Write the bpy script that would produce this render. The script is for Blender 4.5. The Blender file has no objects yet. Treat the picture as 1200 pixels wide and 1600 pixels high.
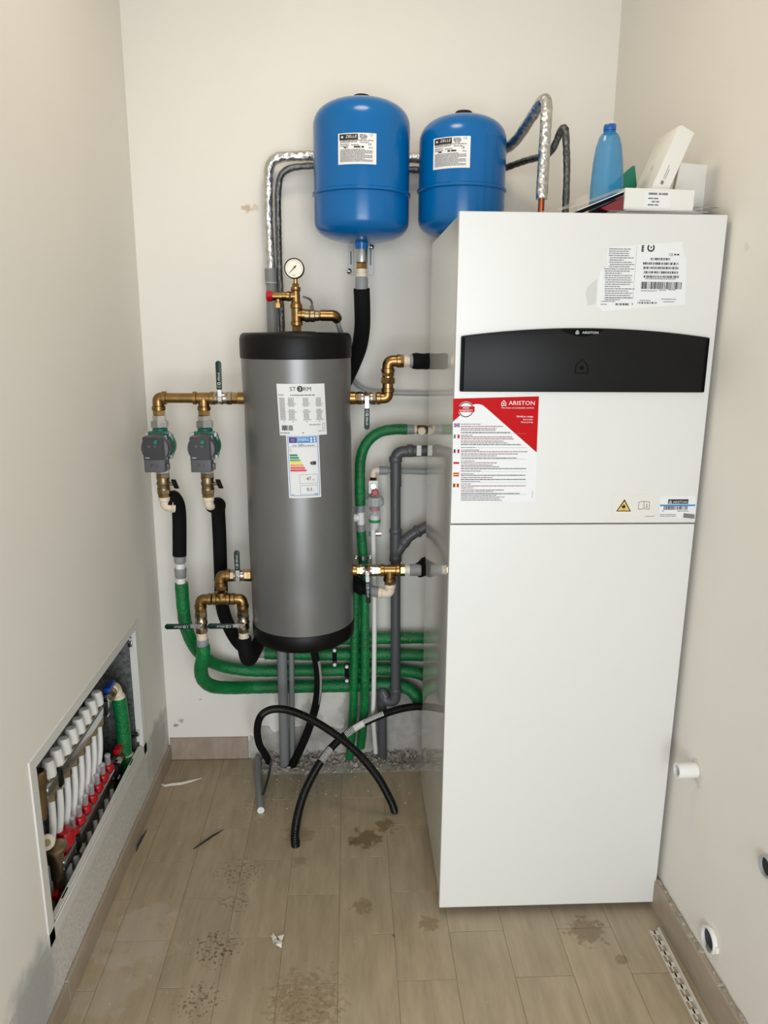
import bpy, bmesh, math, random
from mathutils import Vector, Matrix, Quaternion
PI = math.pi
sc = bpy.context.scene
COL = sc.collection

# ------------------------------------------------------------------ camera
CAM = Vector((-0.0064, -2.5188, 1.5554)); YAW, PITCH, ROLL, FPX = 0.0457, 0.2357, 0.0071, 1167.24
fwd = Vector((math.sin(YAW)*math.cos(PITCH), math.cos(YAW)*math.cos(PITCH), -math.sin(PITCH)))
r0 = Vector((math.cos(YAW), -math.sin(YAW), 0)); u0 = r0.cross(fwd)
rt = math.cos(ROLL)*r0 + math.sin(ROLL)*u0; up = -math.sin(ROLL)*r0 + math.cos(ROLL)*u0
cd = bpy.data.cameras.new('camera'); cam = bpy.data.objects.new('camera', cd); COL.objects.link(cam)
cd.sensor_fit = 'VERTICAL'; cd.sensor_height = 36.0; cd.lens = FPX/1600*36.0; cd.clip_start = 0.02
cam.matrix_world = Matrix(((rt.x, up.x, -fwd.x, CAM.x), (rt.y, up.y, -fwd.y, CAM.y), (rt.z, up.z, -fwd.z, CAM.z), (0, 0, 0, 1)))
sc.camera = cam

# ------------------------------------------------------------------ light
wd = bpy.data.worlds.new('world'); sc.world = wd; wd.use_nodes = True
bg = wd.node_tree.nodes['Background']; bg.inputs[0].default_value = (0.80, 0.88, 1.0, 1); bg.inputs[1].default_value = 0.8
def area(name, loc, rot, sx, sy, power, color):
    l = bpy.data.lights.new(name, 'AREA'); l.shape = 'RECTANGLE'; l.size = sx; l.size_y = sy; l.energy = power; l.color = color
    o = bpy.data.objects.new(name, l); o.location = loc; o.rotation_euler = rot; COL.objects.link(o); return o
# daylight coming in through the open doorway behind the photographer
area('doorway_daylight', (0.15, -4.7, 1.25), (PI/2, 0, 0), 2.4, 2.3, 134, (0.90, 0.95, 1.0))
vs = sc.view_settings; vs.view_transform = 'Standard'; vs.look = 'None'; vs.exposure = 0.0; vs.gamma = 1.0; vs.use_curve_mapping = False

# ------------------------------------------------------------------ helpers
def ray(x, y): return fwd + rt*((x-600)/FPX) + up*((800-y)/FPX)
def V(x, y, Y):
    d = ray(x, y); return CAM + d*((Y-CAM.y)/d.y)
def VZ(x, y, Z=0.0):
    d = ray(x, y); return CAM + d*((Z-CAM.z)/d.z)
def VX(x, y, X):
    d = ray(x, y); return CAM + d*((X-CAM.x)/d.x)
OFF = {}
def lin(c):
    c = c/255.0
    return c/12.92 if c <= 0.04045 else ((c+0.055)/1.055)**2.4
def rgb(c): return (lin(c[0]), lin(c[1]), lin(c[2]), 1)

class MB:
    def __init__(s): s.v = []; s.f = []
    def add(s, vs_, fs):
        b = len(s.v); s.v += [Vector(p) for p in vs_]; s.f += [tuple(i+b for i in f) for f in fs]; return s
    def box(s, c, size, R=None):
        c = Vector(c); hx, hy, hz = size[0]/2, size[1]/2, size[2]/2
        p = [Vector((a*hx, b*hy, d*hz)) for a in (-1, 1) for b in (-1, 1) for d in (-1, 1)]
        if R is not None: p = [R @ q for q in p]
        return s.add([c+q for q in p], [(0, 1, 3, 2), (4, 6, 7, 5), (0, 4, 5, 1), (2, 3, 7, 6), (0, 2, 6, 4), (1, 5, 7, 3)])
    def bb(s, x0, x1, y0, y1, z0, z1):
        return s.box(((x0+x1)/2, (y0+y1)/2, (z0+z1)/2), (x1-x0, y1-y0, z1-z0))
    def prism(s, pts, vec):
        n = len(pts); vec = Vector(vec); pts = [Vector(p) for p in pts]
        return s.add(pts+[p+vec for p in pts], [tuple(range(n)), tuple(range(2*n-1, n-1, -1))]+[(i, (i+1) % n, n+(i+1) % n, n+i) for i in range(n)])
    def tube(s, path, r, n=16, caps=True, inner=None):
        path = [Vector(p) for p in path]; m = len(path)
        rs = r if isinstance(r, (list, tuple)) else [r]*m
        tans = []
        for i in range(m):
            a = path[max(i-1, 0)]; b = path[min(i+1, m-1)]; tans.append((b-a).normalized())
        t = tans[0]; nrm = t.orthogonal().normalized(); vs_ = []; 
        for i in range(m):
            if i:
                q = tans[i-1].rotation_difference(tans[i]); nrm = (q @ nrm); nrm = (nrm - tans[i]*nrm.dot(tans[i])).normalized()
            bn = tans[i].cross(nrm)
            for k in range(n):
                a = 2*PI*k/n; vs_.append(path[i] + (nrm*math.cos(a)+bn*math.sin(a))*rs[i])
        fs = [(i*n+k, i*n+(k+1) % n, (i+1)*n+(k+1) % n, (i+1)*n+k) for i in range(m-1) for k in range(n)]
        if caps: fs += [tuple(range(n))[::-1], tuple(range((m-1)*n, m*n))]
        return s.add(vs_, fs)
    def lathe(s, prof, o=(0, 0, 0), ax=(0, 0, 1), n=32, caps=True, phase=0.0, loop=False):
        o = Vector(o); ax = Vector(ax).normalized()
        u = ax.orthogonal().normalized()
        if abs(ax.z) > .9: u = (Vector((1, 0, 0)) - ax*ax.x).normalized()
        w = ax.cross(u); vs_ = []; m = len(prof)
        for r, t in prof:
            for k in range(n):
                a = 2*PI*k/n+phase; vs_.append(o+ax*t+(u*math.cos(a)+w*math.sin(a))*max(r, 1e-5))
        fs = [(i*n+k, i*n+(k+1) % n, (i+1)*n+(k+1) % n, (i+1)*n+k) for i in range(m-1) for k in range(n)]
        if loop: fs += [((m-1)*n+k, (m-1)*n+(k+1) % n, (k+1) % n, k) for k in range(n)]
        elif caps: fs += [tuple(range(n))[::-1], tuple(range((m-1)*n, m*n))]
        return s.add(vs_, fs)
    def cyl(s, a, b, r, n=20, ch=0.0):
        a = Vector(a); b = Vector(b); L = (b-a).length
        pr = [(r, 0), (r, L)] if not ch else [(r-ch, 0), (r, ch), (r, L-ch), (r-ch, L)]
        return s.lathe(pr, a, b-a, n)
    def hexa(s, a, b, r, ch=0.0015):
        a = Vector(a); b = Vector(b); L = (b-a).length
        return s.lathe([(r-ch, 0), (r, ch), (r, L-ch), (r-ch, L)], a, b-a, 6, phase=PI/6)
    def build(s, name, mat, parent=None, smooth=40, bevel=0, seg=2, recalc=True):
        off = OFF.get(parent.name, Vector()) if parent else Vector()
        me = bpy.data.meshes.new(name); me.from_pydata([p-off for p in s.v], [], s.f)
        if recalc or bevel:
            bm = bmesh.new(); bm.from_mesh(me)
            bmesh.ops.recalc_face_normals(bm, faces=bm.faces)
            if bevel:
                es = [e for e in bm.edges if len(e.link_faces) == 2 and e.calc_face_angle(0) > 0.6]
                bmesh.ops.bevel(bm, geom=es, offset=bevel, segments=seg, affect='EDGES', profile=0.6)
            bm.to_mesh(me); bm.free()
        if smooth:
            me.polygons.foreach_set('use_smooth', [True]*len(me.polygons)); me.set_sharp_from_angle(angle=math.radians(smooth))
        me.materials.append(mat)
        o = bpy.data.objects.new(name, me); COL.objects.link(o)
        if parent: o.parent = parent
        OFF[o.name] = off
        return o
def tag(o, label, cat, group=None, kind=None):
    o['label'] = label; o['category'] = cat
    if group: o['group'] = group
    if kind: o['kind'] = kind
    return o
def thing(name, loc, label, cat, group=None):
    o = bpy.data.objects.new(name, None); o.location = loc; o.empty_display_size = .03; COL.objects.link(o); OFF[o.name] = Vector(loc)
    return tag(o, label, cat, group)
def solo(name, mb, mat, label, cat, group=None, **k):
    return tag(mb.build(name, mat, None, **k), label, cat, group)
def struct(name, mb, mat, parent=None, **k):
    o = mb.build(name, mat, parent, **k)
    if not parent: o['kind'] = 'structure'
    return o
def fil(pts, rad, n=7):
    pts = [Vector(p) for p in pts]; out = [pts[0]]
    for i in range(1, len(pts)-1):
        a, b, c = pts[i-1], pts[i], pts[i+1]; d1 = (a-b); d2 = (c-b)
        l = min(rad, d1.length*.49, d2.length*.49); p = b+d1.normalized()*l; q = b+d2.normalized()*l
        for k in range(n+1):
            t = k/n; out.append(p*(1-t)**2+b*2*t*(1-t)+q*t*t)
    out.append(pts[-1]); return out
def cr(pts, n=8):
    pts = [Vector(p) for p in pts]; P = [pts[0]*2-pts[1]]+pts+[pts[-1]*2-pts[-2]]; out = []
    for i in range(1, len(P)-2):
        a, b, c, d = P[i-1:i+3]
        for k in range(n):
            t = k/n; out.append(.5*((2*b)+(c-a)*t+(2*a-5*b+4*c-d)*t*t+(3*b-a-3*c+d)*t**3))
    out.append(pts[-1]); return out
def resample(path, step):
    out = [path[0].copy()]; acc = 0
    for a, b in zip(path, path[1:]):
        L = (b-a).length; t = step-acc
        while t <= L: out.append(a.lerp(b, t/L)); t += step
        acc = L-(t-step)
    return out
def rough_tube(path, r, amp, rng, step=.008, n=16):
    p = resample(cr(path, 6) if len(path) < 12 else path, step); return p, [r*(1+amp*(rng.random()-.5)*2) for _ in p]

# ------------------------------------------------------------------ materials
class NT:
    def __init__(s, name):
        m = bpy.data.materials.new(name); m.use_nodes = True; s.m = m; s.t = m.node_tree; s.b = s.t.nodes['Principled BSDF']
        s.tc = s.t.nodes.new('ShaderNodeTexCoord')
    def n(s, ty, **k):
        x = s.t.nodes.new('ShaderNode'+ty)
        for a, b in k.items():
            if a in ('operation', 'blend_type', 'data_type', 'feature', 'wave_type', 'bands_direction', 'interpolation_type'): setattr(x, a, b)
            else: x.inputs[a.replace('_', ' ')].default_value = b
        return x
    def l(s, a, b): s.t.links.new(a, b)
    def noise(s, scale, detail=4, rough=.6, vec=None):
        x = s.n('TexNoise', Scale=scale, Detail=detail, Roughness=rough); s.l(vec or s.tc.outputs['Object'], x.inputs['Vector']); return x
    def ramp(s, sock, p0, c0, p1, c1):
        x = s.n('ValToRGB'); e = x.color_ramp.elements; e[0].position = p0; e[0].color = c0; e[1].position = p1; e[1].color = c1
        s.l(sock, x.inputs[0]); return x.outputs[0]
    def mix(s, fac, a, b, blend='MIX'):
        x = s.n('MixRGB', blend_type=blend)
        for i, v in ((0, fac), (1, a), (2, b)):
            if hasattr(v, 'is_output') or isinstance(v, bpy.types.NodeSocket): s.l(v, x.inputs[i])
            else: x.inputs[i].default_value = v
        return x.outputs[0]
    def math(s, op, a, b=None, c=None):
        x = s.n('Math', operation=op)
        for i, v in enumerate((a, b, c)):
            if v is None: continue
            if isinstance(v, bpy.types.NodeSocket): s.l(v, x.inputs[i])
            else: x.inputs[i].default_value = v
        return x.outputs[0]
    def bump(s, sock, st, dist=.002):
        x = s.n('Bump', Strength=st, Distance=dist); s.l(sock, x.inputs['Height']); s.l(x.outputs[0], s.b.inputs['Normal'])
def pm(name, c, rough=.5, metal=0, var=0, vscale=8, bump=0, bscale=60, spec=.5, coat=0, alpha=1, trans=0, aniso=None):
    t = NT(name); b = t.b; b.inputs['Roughness'].default_value = rough; b.inputs['Metallic'].default_value = metal
    b.inputs['Specular IOR Level'].default_value = spec; b.inputs['Coat Weight'].default_value = coat; b.inputs['Coat Roughness'].default_value = .05
    b.inputs['Alpha'].default_value = alpha; b.inputs['Transmission Weight'].default_value = trans
    base = rgb(c)
    if var:
        lo = tuple(x*(1-var) for x in base[:3])+(1,); hi = tuple(min(1, x*(1+var*.6)) for x in base[:3])+(1,)
        t.l(t.ramp(t.noise(vscale, 5).outputs[0], .3, lo, .7, hi), b.inputs['Base Color'])
    else: b.inputs['Base Color'].default_value = base
    if bump: t.bump(t.noise(bscale, 6).outputs[0], bump)
    t.m.diffuse_color = base
    return t.m

WALLC = (234, 230, 221)
def spot(t, sock_pos, centre, radius, nscale=18, namp=.6):
    # mask of a stain with a ragged edge around a point of the wall
    d = t.n('VectorMath', operation='DISTANCE'); t.l(sock_pos, d.inputs[0]); d.inputs[1].default_value = centre
    nn = t.noise(nscale, 6)
    k = t.math('ADD', d.outputs['Value'], t.math('MULTIPLY', t.math('SUBTRACT', nn.outputs[0], .5), radius*namp*2))
    x = t.n('MapRange', interpolation_type='SMOOTHSTEP'); x.inputs['From Min'].default_value = radius; x.inputs['From Max'].default_value = radius*.55
    t.l(k, x.inputs['Value']); return x.outputs[0]
def wall_mat(name, stains=(), rough=.75, bump=.12, band=None):
    t = NT(name); base = rgb(WALLC)
    col = t.ramp(t.noise(2.2, 5).outputs[0], .3, tuple(x*.965 for x in base[:3])+(1,), .7, base)
    P = t.n('NewGeometry').outputs['Position']
    h = t.noise(140, 4).outputs[0]; bs = bump
    if band:
        # unpainted skim coat below a height, with a ragged upper edge
        sx = t.n('SeparateXYZ'); t.l(P, sx.inputs[0])
        zz = t.math('ADD', sx.outputs[2], t.math('MULTIPLY', t.math('SUBTRACT', t.noise(9, 6).outputs[0], .5), .012))
        m = t.math('LESS_THAN', zz, band[0])
        speck = t.ramp(t.noise(160, 3).outputs[0], .35, rgb((192, 188, 181)), .65, rgb((216, 212, 205)))
        col = t.mix(m, col, speck)
        h = t.math('ADD', h, t.math('MULTIPLY', m, t.math('MULTIPLY', t.noise(260, 3).outputs[0], 2.5)))
    for c, r, colr, st, ns, na in stains:
        m = spot(t, P, c, r, ns, na); col = t.mix(t.math('MULTIPLY', m, st), col, rgb(colr))
    t.l(col, t.b.inputs['Base Color']); t.b.inputs['Roughness'].default_value = rough
    t.bump(h, bs, .001)
    return t.m
M = {}
M['wall_back'] = wall_mat('painted_wall', [((-.33, .015, 1.932), .016, (176, 138, 76), .6, 70, 1.6), ((-.305, .015, 1.936), .012, (196, 160, 100), .4, 80, 1.6), ((-.635, .015, .155), .011, (120, 116, 108), .6, 140, 1.6), ((-.655, .015, .138), .010, (84, 80, 74), .8, 160, 1.4), ((-.56, .015, .24), .006, (130, 126, 120), .5, 160, 1.6), ((.02, .015, .2), .09, (180, 178, 172), .6, 20, 1.0), ((-.16, .015, .16), .07, (170, 168, 162), .6, 26, 1.0)])
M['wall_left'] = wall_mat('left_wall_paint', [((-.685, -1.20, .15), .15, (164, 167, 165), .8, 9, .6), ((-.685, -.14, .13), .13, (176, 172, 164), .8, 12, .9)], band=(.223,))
M['wall_right'] = wall_mat('right_wall_paint', [((.85, -.90, .49), .03, (200, 192, 180), .4, 50, 1.6), ((.846, -.86, 1.74), .012, (200, 196, 188), .4, 60, 1.6)])
M['ceiling'] = pm('ceiling_paint', (238, 234, 226), .85)

def tile_mat(name, c1, c2, stains=(), specks=()):
    t = NT(name)
    oi = t.n('ObjectInfo'); mp = t.n('Mapping'); g = t.n('NewGeometry')
    t.l(g.outputs['Position'], mp.inputs['Vector']); mp.inputs['Scale'].default_value = (14, 2.2, 6)
    off = t.n('VectorMath', operation='ADD'); cmb = t.n('CombineXYZ'); t.l(t.math('MULTIPLY', oi.outputs['Random'], 37), cmb.inputs[0]); t.l(t.math('MULTIPLY', oi.outputs['Random'], 91), cmb.inputs[1])
    t.l(mp.outputs[0], off.inputs[0]); t.l(cmb.outputs[0], off.inputs[1])
    grain = t.n('TexNoise', Scale=2.0, Detail=7, Roughness=.65); t.l(off.outputs[0], grain.inputs['Vector'])
    col = t.ramp(grain.outputs[0], .3, rgb(c1), .72, rgb(c2))
    tint = t.math('ADD', .96, t.math('MULTIPLY', oi.outputs['Random'], .08))
    hv = t.n('HueSaturation'); t.l(tint, hv.inputs['Value']); t.l(col, hv.inputs['Color']); col = hv.outputs[0]
    dust = t.n('TexNoise', Scale=3.1, Detail=5); t.l(g.outputs['Position'], dust.inputs['Vector'])
    col = t.mix(t.math('MULTIPLY', t.ramp(dust.outputs[0], .45, (0, 0, 0, 1), .75, (1, 1, 1, 1)), .28), col, rgb((186, 174, 154)))
    for c, r, cc, st, ns, na in stains:
        d = t.n('VectorMath', operation='DISTANCE'); t.l(g.outputs['Position'], d.inputs[0]); d.inputs[1].default_value = c
        nn = t.n('TexNoise', Scale=ns, Detail=6, Roughness=.65); t.l(g.outputs['Position'], nn.inputs['Vector'])
        k = t.math('ADD', d.outputs['Value'], t.math('MULTIPLY', t.math('SUBTRACT', nn.outputs[0], .5), r*na*2))
        x = t.n('MapRange', interpolation_type='SMOOTHSTEP'); x.inputs['From Min'].default_value = r; x.inputs['From Max'].default_value = r*.6; t.l(k, x.inputs['Value'])
        col = t.mix(t.math('MULTIPLY', x.outputs[0], st), col, rgb(cc))
    for c, r, cc, st in specks:
        d = t.n('VectorMath', operation='DISTANCE'); t.l(g.outputs['Position'], d.inputs[0]); d.inputs[1].default_value = c
        nn = t.n('TexNoise', Scale=105.0, Detail=3, Roughness=.6); t.l(g.outputs['Position'], nn.inputs['Vector'])
        fall = t.math('SUBTRACT', 1, t.math('DIVIDE', d.outputs['Value'], r))
        k = t.math('ADD', nn.outputs[0], t.math('MULTIPLY', t.math('MINIMUM', fall, .6), .22))
        x = t.n('MapRange', interpolation_type='SMOOTHSTEP'); x.inputs['From Min'].default_value = .66; x.inputs['From Max'].default_value = .72; t.l(k, x.inputs['Value'])
        gate = t.n('MapRange', interpolation_type='SMOOTHSTEP'); gate.inputs['From Min'].default_value = 0; gate.inputs['From Max'].default_value = .3; t.l(fall, gate.inputs['Value'])
        col = t.mix(t.math('MULTIPLY', t.math('MULTIPLY', x.outputs[0], gate.outputs[0]), st), col, rgb(cc))
    t.l(col, t.b.inputs['Base Color']); t.b.inputs['Roughness'].default_value = .5
    t.bump(grain.outputs[0], .12, .001)
    return t.m
ST = [((.035, -.465, 0), .05, (104, 80, 44), .75, 30, 1.6), ((.10, -.405, 0), .035, (112, 88, 52), .7, 40, 1.6), ((.0, -.47, 0), .02, (110, 86, 50), .5, 40, 1.5),
      ((-.10, -.10, 0), .12, (150, 142, 128), .5, 12, 1.2), ((-.165, -.56, 0), .024, (124, 102, 72), .4, 70, 2.2), ((-.18, -.43, 0), .05, (108, 86, 58), .35, 18, 1.4),
      ((-.12, -1.05, 0), .09, (124, 102, 74), .45, 60, 2.2), ((.2, -.82, 0), .03, (120, 96, 66), .5, 70, 1.6),
      ((.02, -.75, 0), .03, (112, 90, 60), .5, 60, 1.8), ((.62, -.86, 0), .05, (104, 82, 58), .55, 40, 1.8), ((.68, -.96, 0), .018, (112, 92, 66), .6, 60, 1.5),
      ((-.57, -.84, 0), .12, (194, 188, 178), .28, 14, 1.6), ((-.60, -1.0, 0), .09, (190, 182, 172), .22, 14, 1.6)]
M['tile'] = tile_mat('floor_tile_ceramic', (150, 135, 109), (178, 161, 134), ST, [((-.34, -.60, 0), .10, (104, 84, 58), .6), ((-.33, -.72, 0), .07, (100, 80, 54), .6), ((-.36, -.88, 0), .09, (88, 66, 42), .85), ((-.37, -1.04, 0), .08, (98, 76, 50), .75), ((-.12, -1.06, 0), .12, (110, 90, 62), .5), ((-.15, -.16, 0), .16, (110, 104, 94), .5), ((-.30, -.30, 0), .14, (116, 104, 86), .4)])
M['skirt'] = tile_mat('skirting_tile_ceramic', (144, 130, 114), (172, 156, 138))
M['grout'] = pm('grout', (158, 144, 120), .9, var=.2, vscale=40, bump=.3, bscale=200)
M['concrete'] = pm('bare_concrete', (188, 184, 176), .95, var=.28, vscale=22, bump=.6, bscale=70)
M['rubble'] = pm('mortar_rubble', (172, 164, 151), .95, var=.4, vscale=60, bump=.5, bscale=150)
M['chip'] = pm('plaster_chip', (214, 208, 196), .9, var=.12, vscale=80)
M['white_coat'] = pm('white_powder_coat', (218, 217, 212), .32, spec=.5)
M['white_side'] = pm('white_lacquered_side', (218, 218, 214), .012, spec=.7)
M['gap'] = pm('dark_gap', (40, 40, 40), .8)
M['fascia'] = pm('black_glossy_plastic', (24, 24, 23), .34, spec=.14)
M['fascia2'] = pm('deep_black_plastic', (5, 5, 5), .4, spec=.06)
M['fascia3'] = pm('charcoal_print', (9, 9, 9), .4, spec=.06)
M['blue'] = pm('blue_enamel', (0, 96, 162), .2, spec=.4)
M['blackp'] = pm('black_plastic', (6, 6, 6), .45, spec=.25)
M['foam'] = pm('black_foam_rubber', (6, 6, 7), .85, spec=.25, bump=.15, bscale=220)
M['jacket'] = pm('grey_foam_jacket', (120, 120, 118), .34, metal=.45, var=.06, vscale=5)
M['brass'] = pm('brass', (152, 121, 76), .33, metal=1, var=.28, vscale=26, bump=.05, bscale=200)
M['brass2'] = pm('bright_brass', (176, 143, 92), .24, metal=1, var=.15, vscale=30)
M['nickel'] = pm('nickel_plated_brass', (178, 164, 144), .24, metal=1, var=.15, vscale=40)
M['oldbrass'] = pm('matt_nickel', (150, 132, 104), .38, metal=1, var=.15, vscale=40)
M['chrome'] = pm('chrome', (206, 206, 206), .16, metal=1)
M['steel'] = pm('zinc_steel', (186, 190, 192), .3, metal=1, var=.12, vscale=40)
M['galv'] = None
M['pumpgreen'] = pm('pump_green_paint', (14, 112, 92), .35)
M['pumpgrey'] = pm('pump_grey_plastic', (84, 84, 88), .45)
M['pumpdark'] = pm('pump_dark_plastic', (42, 42, 46), .4)
M['lever'] = pm('dark_green_vinyl', (3, 40, 31), .35, spec=.3)
M['white'] = pm('white_plastic', (232, 231, 226), .4)
M['cream'] = pm('cream_plastic', (226, 212, 190), .45)
M['lgrey'] = pm('light_grey_plastic', (170, 172, 172), .45)
M['mgrey'] = pm('grey_plastic_sleeve', (142, 142, 144), .5)
M['dgrey'] = pm('dark_grey_drain_plastic', (84, 85, 89), .42, var=.05, vscale=20)
M['conduit'] = pm('grey_conduit', (124, 126, 126), .5)
M['black_hose'] = pm('black_corrugated_plastic', (10, 10, 10), .3, spec=.4)
M['tape'] = pm('white_print', (226, 226, 222), .45)
M['red'] = pm('red_plastic', (172, 6, 26), .3)
M['redp'] = pm('red_print', (184, 2, 10), .5, spec=.12)
M['darkred'] = pm('dark_red_paper', (120, 14, 26), .5)
M['paper'] = pm('white_paper', (226, 226, 225), .6, spec=.2)
M['offwhite'] = pm('off_white_film', (219, 216, 206), .5)
M['stripw'] = pm('beige_plastic_strip', (206, 200, 188), .5)
M['paper2'] = pm('cream_card', (224, 221, 212), .6)
M['ink'] = pm('black_ink', (18, 18, 18), .5)
M['inkg'] = pm('grey_ink', (120, 118, 118), .6)
M['inkm'] = pm('brown_red_ink', (136, 74, 74), .6)
M['dial'] = pm('dial_white', (238, 232, 214), .4)
M['bluep'] = pm('blue_print', (40, 130, 200), .5)
M['navy'] = pm('navy_print', (40, 50, 140), .5)
M['blueh'] = pm('blue_handle', (8, 60, 150), .35)
M['yellow'] = pm('yellow_print', (232, 186, 84), .5)
M['copper'] = pm('copper', (176, 96, 66), .3, metal=1)
M['greensheet'] = pm('green_card', (0, 116, 86), .5)
M['bottle'] = pm('blue_translucent_plastic', (26, 136, 186), .10, alpha=.62)
M['cap_blue'] = pm('blue_bottle_cap', (6, 88, 160), .35)
M['clear'] = pm('clear_plastic', (226, 232, 232), .06, alpha=.28)
M['film'] = pm('clear_film', (232, 232, 226), .18, alpha=.30)
M['greywood'] = pm('weathered_bits', (96, 92, 84), .8)
for k, c in (('en1', (0, 120, 90)), ('en2', (30, 140, 74)), ('en3', (96, 170, 70)), ('en4', (236, 216, 60)), ('en5', (232, 150, 70)), ('en6', (214, 80, 70)), ('en7', (206, 40, 56))): M[k] = pm(k+'_print', c, .5)
def foil_mat(name, c, rough):
    t = NT(name); b = t.b; b.inputs['Metallic'].default_value = 1; 
    n1 = t.noise(70, 5, .7); v = t.n('TexVoronoi', Scale=75); t.l(t.tc.outputs['Object'], v.inputs['Vector'])
    base = rgb(c); t.l(t.ramp(n1.outputs[0], .3, tuple(x*.66 for x in base[:3])+(1,), .6, base), b.inputs['Base Color'])
    b.inputs['Roughness'].default_value = rough
    t.bump(t.math('ADD', n1.outputs[0], t.math('MULTIPLY', v.outputs[0], 1.2)), .6, .004); return t.m
M['foil'] = foil_mat('aluminium_foil_wrap', (214, 214, 212), .24)
M['foild'] = foil_mat('dark_foil_wrap', (112, 113, 114), .34)
def green_mat():
    t = NT('green_insulation_film'); b = t.b
    n1 = t.noise(12, 4); base = rgb((0, 118, 58))
    t.l(t.ramp(n1.outputs[0], .3, tuple(x*.66 for x in base[:3])+(1,), .7, tuple(x*1.15 for x in base[:3])+(1,)), b.inputs['Base Color'])
    b.inputs['Roughness'].default_value = .33
    t.bump(t.math('ADD', t.noise(140, 4).outputs[0], t.noise(45, 3).outputs[0]), .8, .004); return t.m
M['green'] = green_mat()
def galv_mat():
    t = NT('galvanised_sheet'); b = t.b; v = t.n('TexVoronoi', Scale=70); t.l(t.tc.outputs['Object'], v.inputs['Vector'])
    nn = t.noise(60, 6, .7); t.l(t.ramp(nn.outputs[0], .35, rgb((84, 88, 86)), .7, rgb((156, 160, 156))), b.inputs['Base Color'])
    b.inputs['Metallic'].default_value = .7; b.inputs['Roughness'].default_value = .45; return t.m
M['galv'] = galv_mat()

# ------------------------------------------------------------------ the room
XL, YB, YF, H = -0.685, 0.015, -3.0, 2.7
RA, RB = Vector((.822, YB, 0)), Vector((.906, YF, 0)); RD = (RB-RA).normalized(); RN = Vector((-abs(RD.y), -abs(RD.x), 0)).normalized()   # right wall runs RA -> RB, RN points into the room
def rx(y): return RA.x + (RB.x-RA.x)*(y-YB)/(YF-YB)
m = MB().bb(XL-.3, 1.2, YF-.25, YB+.2, -.12, -.0016); floor = struct('floor', m, M['grout'], smooth=0)
tw, tl, tx0 = .1467, .30, -.042; k0 = -5
tile_meshes = {}
def tile_obj(x0, x1, y0, y1):
    w, l = round(x1-x0, 4), round(y1-y0, 4); key = (w, l)
    if key not in tile_meshes:
        b = MB().bb(-w/2, w/2, -l/2, l/2, -.010, 0); o = b.build('tile', M['tile'], floor, bevel=.0006, seg=1, smooth=0); tile_meshes[key] = o.data
    else:
        o = bpy.data.objects.new('tile', tile_meshes[key]); COL.objects.link(o); o.parent = floor
    o.location = ((x0+x1)/2, (y0+y1)/2, 0)
g = .0007
for k in range(-5, 6):
    xa, xb = tx0+tw*k, tx0+tw*(k+1); xa2 = max(xa, XL+.004)
    if xb < XL+.02: continue
    off = -.25 if k % 2 == 0 else -.10
    ys = [off+tl*j for j in range(2, -12, -1)]
    for y1 in ys:
        y0 = y1-tl; top = y1
        lim = .004 if xb < -.33 else -.10
        top = min(top, lim)
        if top-y0 < .02 or y0 > lim: continue
        if y0 < YF-.1: continue
        xr = min(xb, rx(y0)-.004)
        if xr-xa2 < .02: continue
        tile_obj(xa2+g, xr-g, y0+g, top-g)
# back wall, left wall (around the manifold recess), right wall, front wall with doorway, ceiling
struct('wall_back', MB().bb(XL-.3, 1.2, YB, YB+.2, -.1, H), M['wall_back'], smooth=0)
BY0, BY1, BZ0, BZ1 = -1.062, -.298, .238, .648
m = MB(); m.bb(XL-.2, XL, YF-.2, BY0-.03, -.1, H); m.bb(XL-.2, XL, BY1+.03, YB+.01, -.1, H); m.bb(XL-.2, XL, BY0-.03, BY1+.03, BZ1+.022, H); m.bb(XL-.011, XL, BY0-.03, BY1+.03, .05, BZ0); m.bb(XL-.011, XL, BY0-.03, BY1+.03, BZ1, BZ1+.022); m.bb(XL-.2, XL, BY0-.03, BY1+.03, -.1, .05); m.bb(XL-.011, XL, BY0-.03, BY0, BZ0, BZ1); m.bb(XL-.011, XL, BY1, BY1+.03, BZ0, BZ1)
struct('wall_left', m, M['wall_left'], smooth=0)
wr = struct('wall_right', MB().bb(0, .2, -3.2, .05, -.1, H), M['wall_right'], smooth=0); wr.location = RA; wr.rotation_euler = (0, 0, math.atan2(RB.x-RA.x, -(RB.y-RA.y)))
m = MB(); m.bb(XL-.2, -.52, YF-.12, YF, -.1, H); m.bb(.74, 1.2, YF-.12, YF, -.1, H); m.bb(-.52, .74, YF-.12, YF, 2.2, H); struct('wall_front', m, M['ceiling'], smooth=0)
struct('ceiling', MB().bb(XL-.3, 1.2, YF-.25, YB+.2, H, H+.15), M['ceiling'], smooth=0)
# unseen ceiling lamp, added to warm the upper walls and brighten the back wall
lamp = thing('added_ceiling_lamp', (.02, -.80, H), 'unseen round warm ceiling lamp, added to light the back wall', 'lamp')
MB().lathe([(.185, 0), (.19, -.01), (.19, -.03), (.18, -.035)], (.02, -.80, H), n=32).build('base', M['white'], lamp)
t = NT('added_lamp_glow'); t.b.inputs['Emission Color'].default_value = (1.0, .84, .63, 1); t.b.inputs['Emission Strength'].default_value = 16; M['addedglow'] = t.m
MB().lathe([(.178, -.033), (.165, -.05), (.11, -.065), (.0, -.07)], (.02, -.80, H), n=32).build('diffuser', M['addedglow'], lamp)

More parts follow.
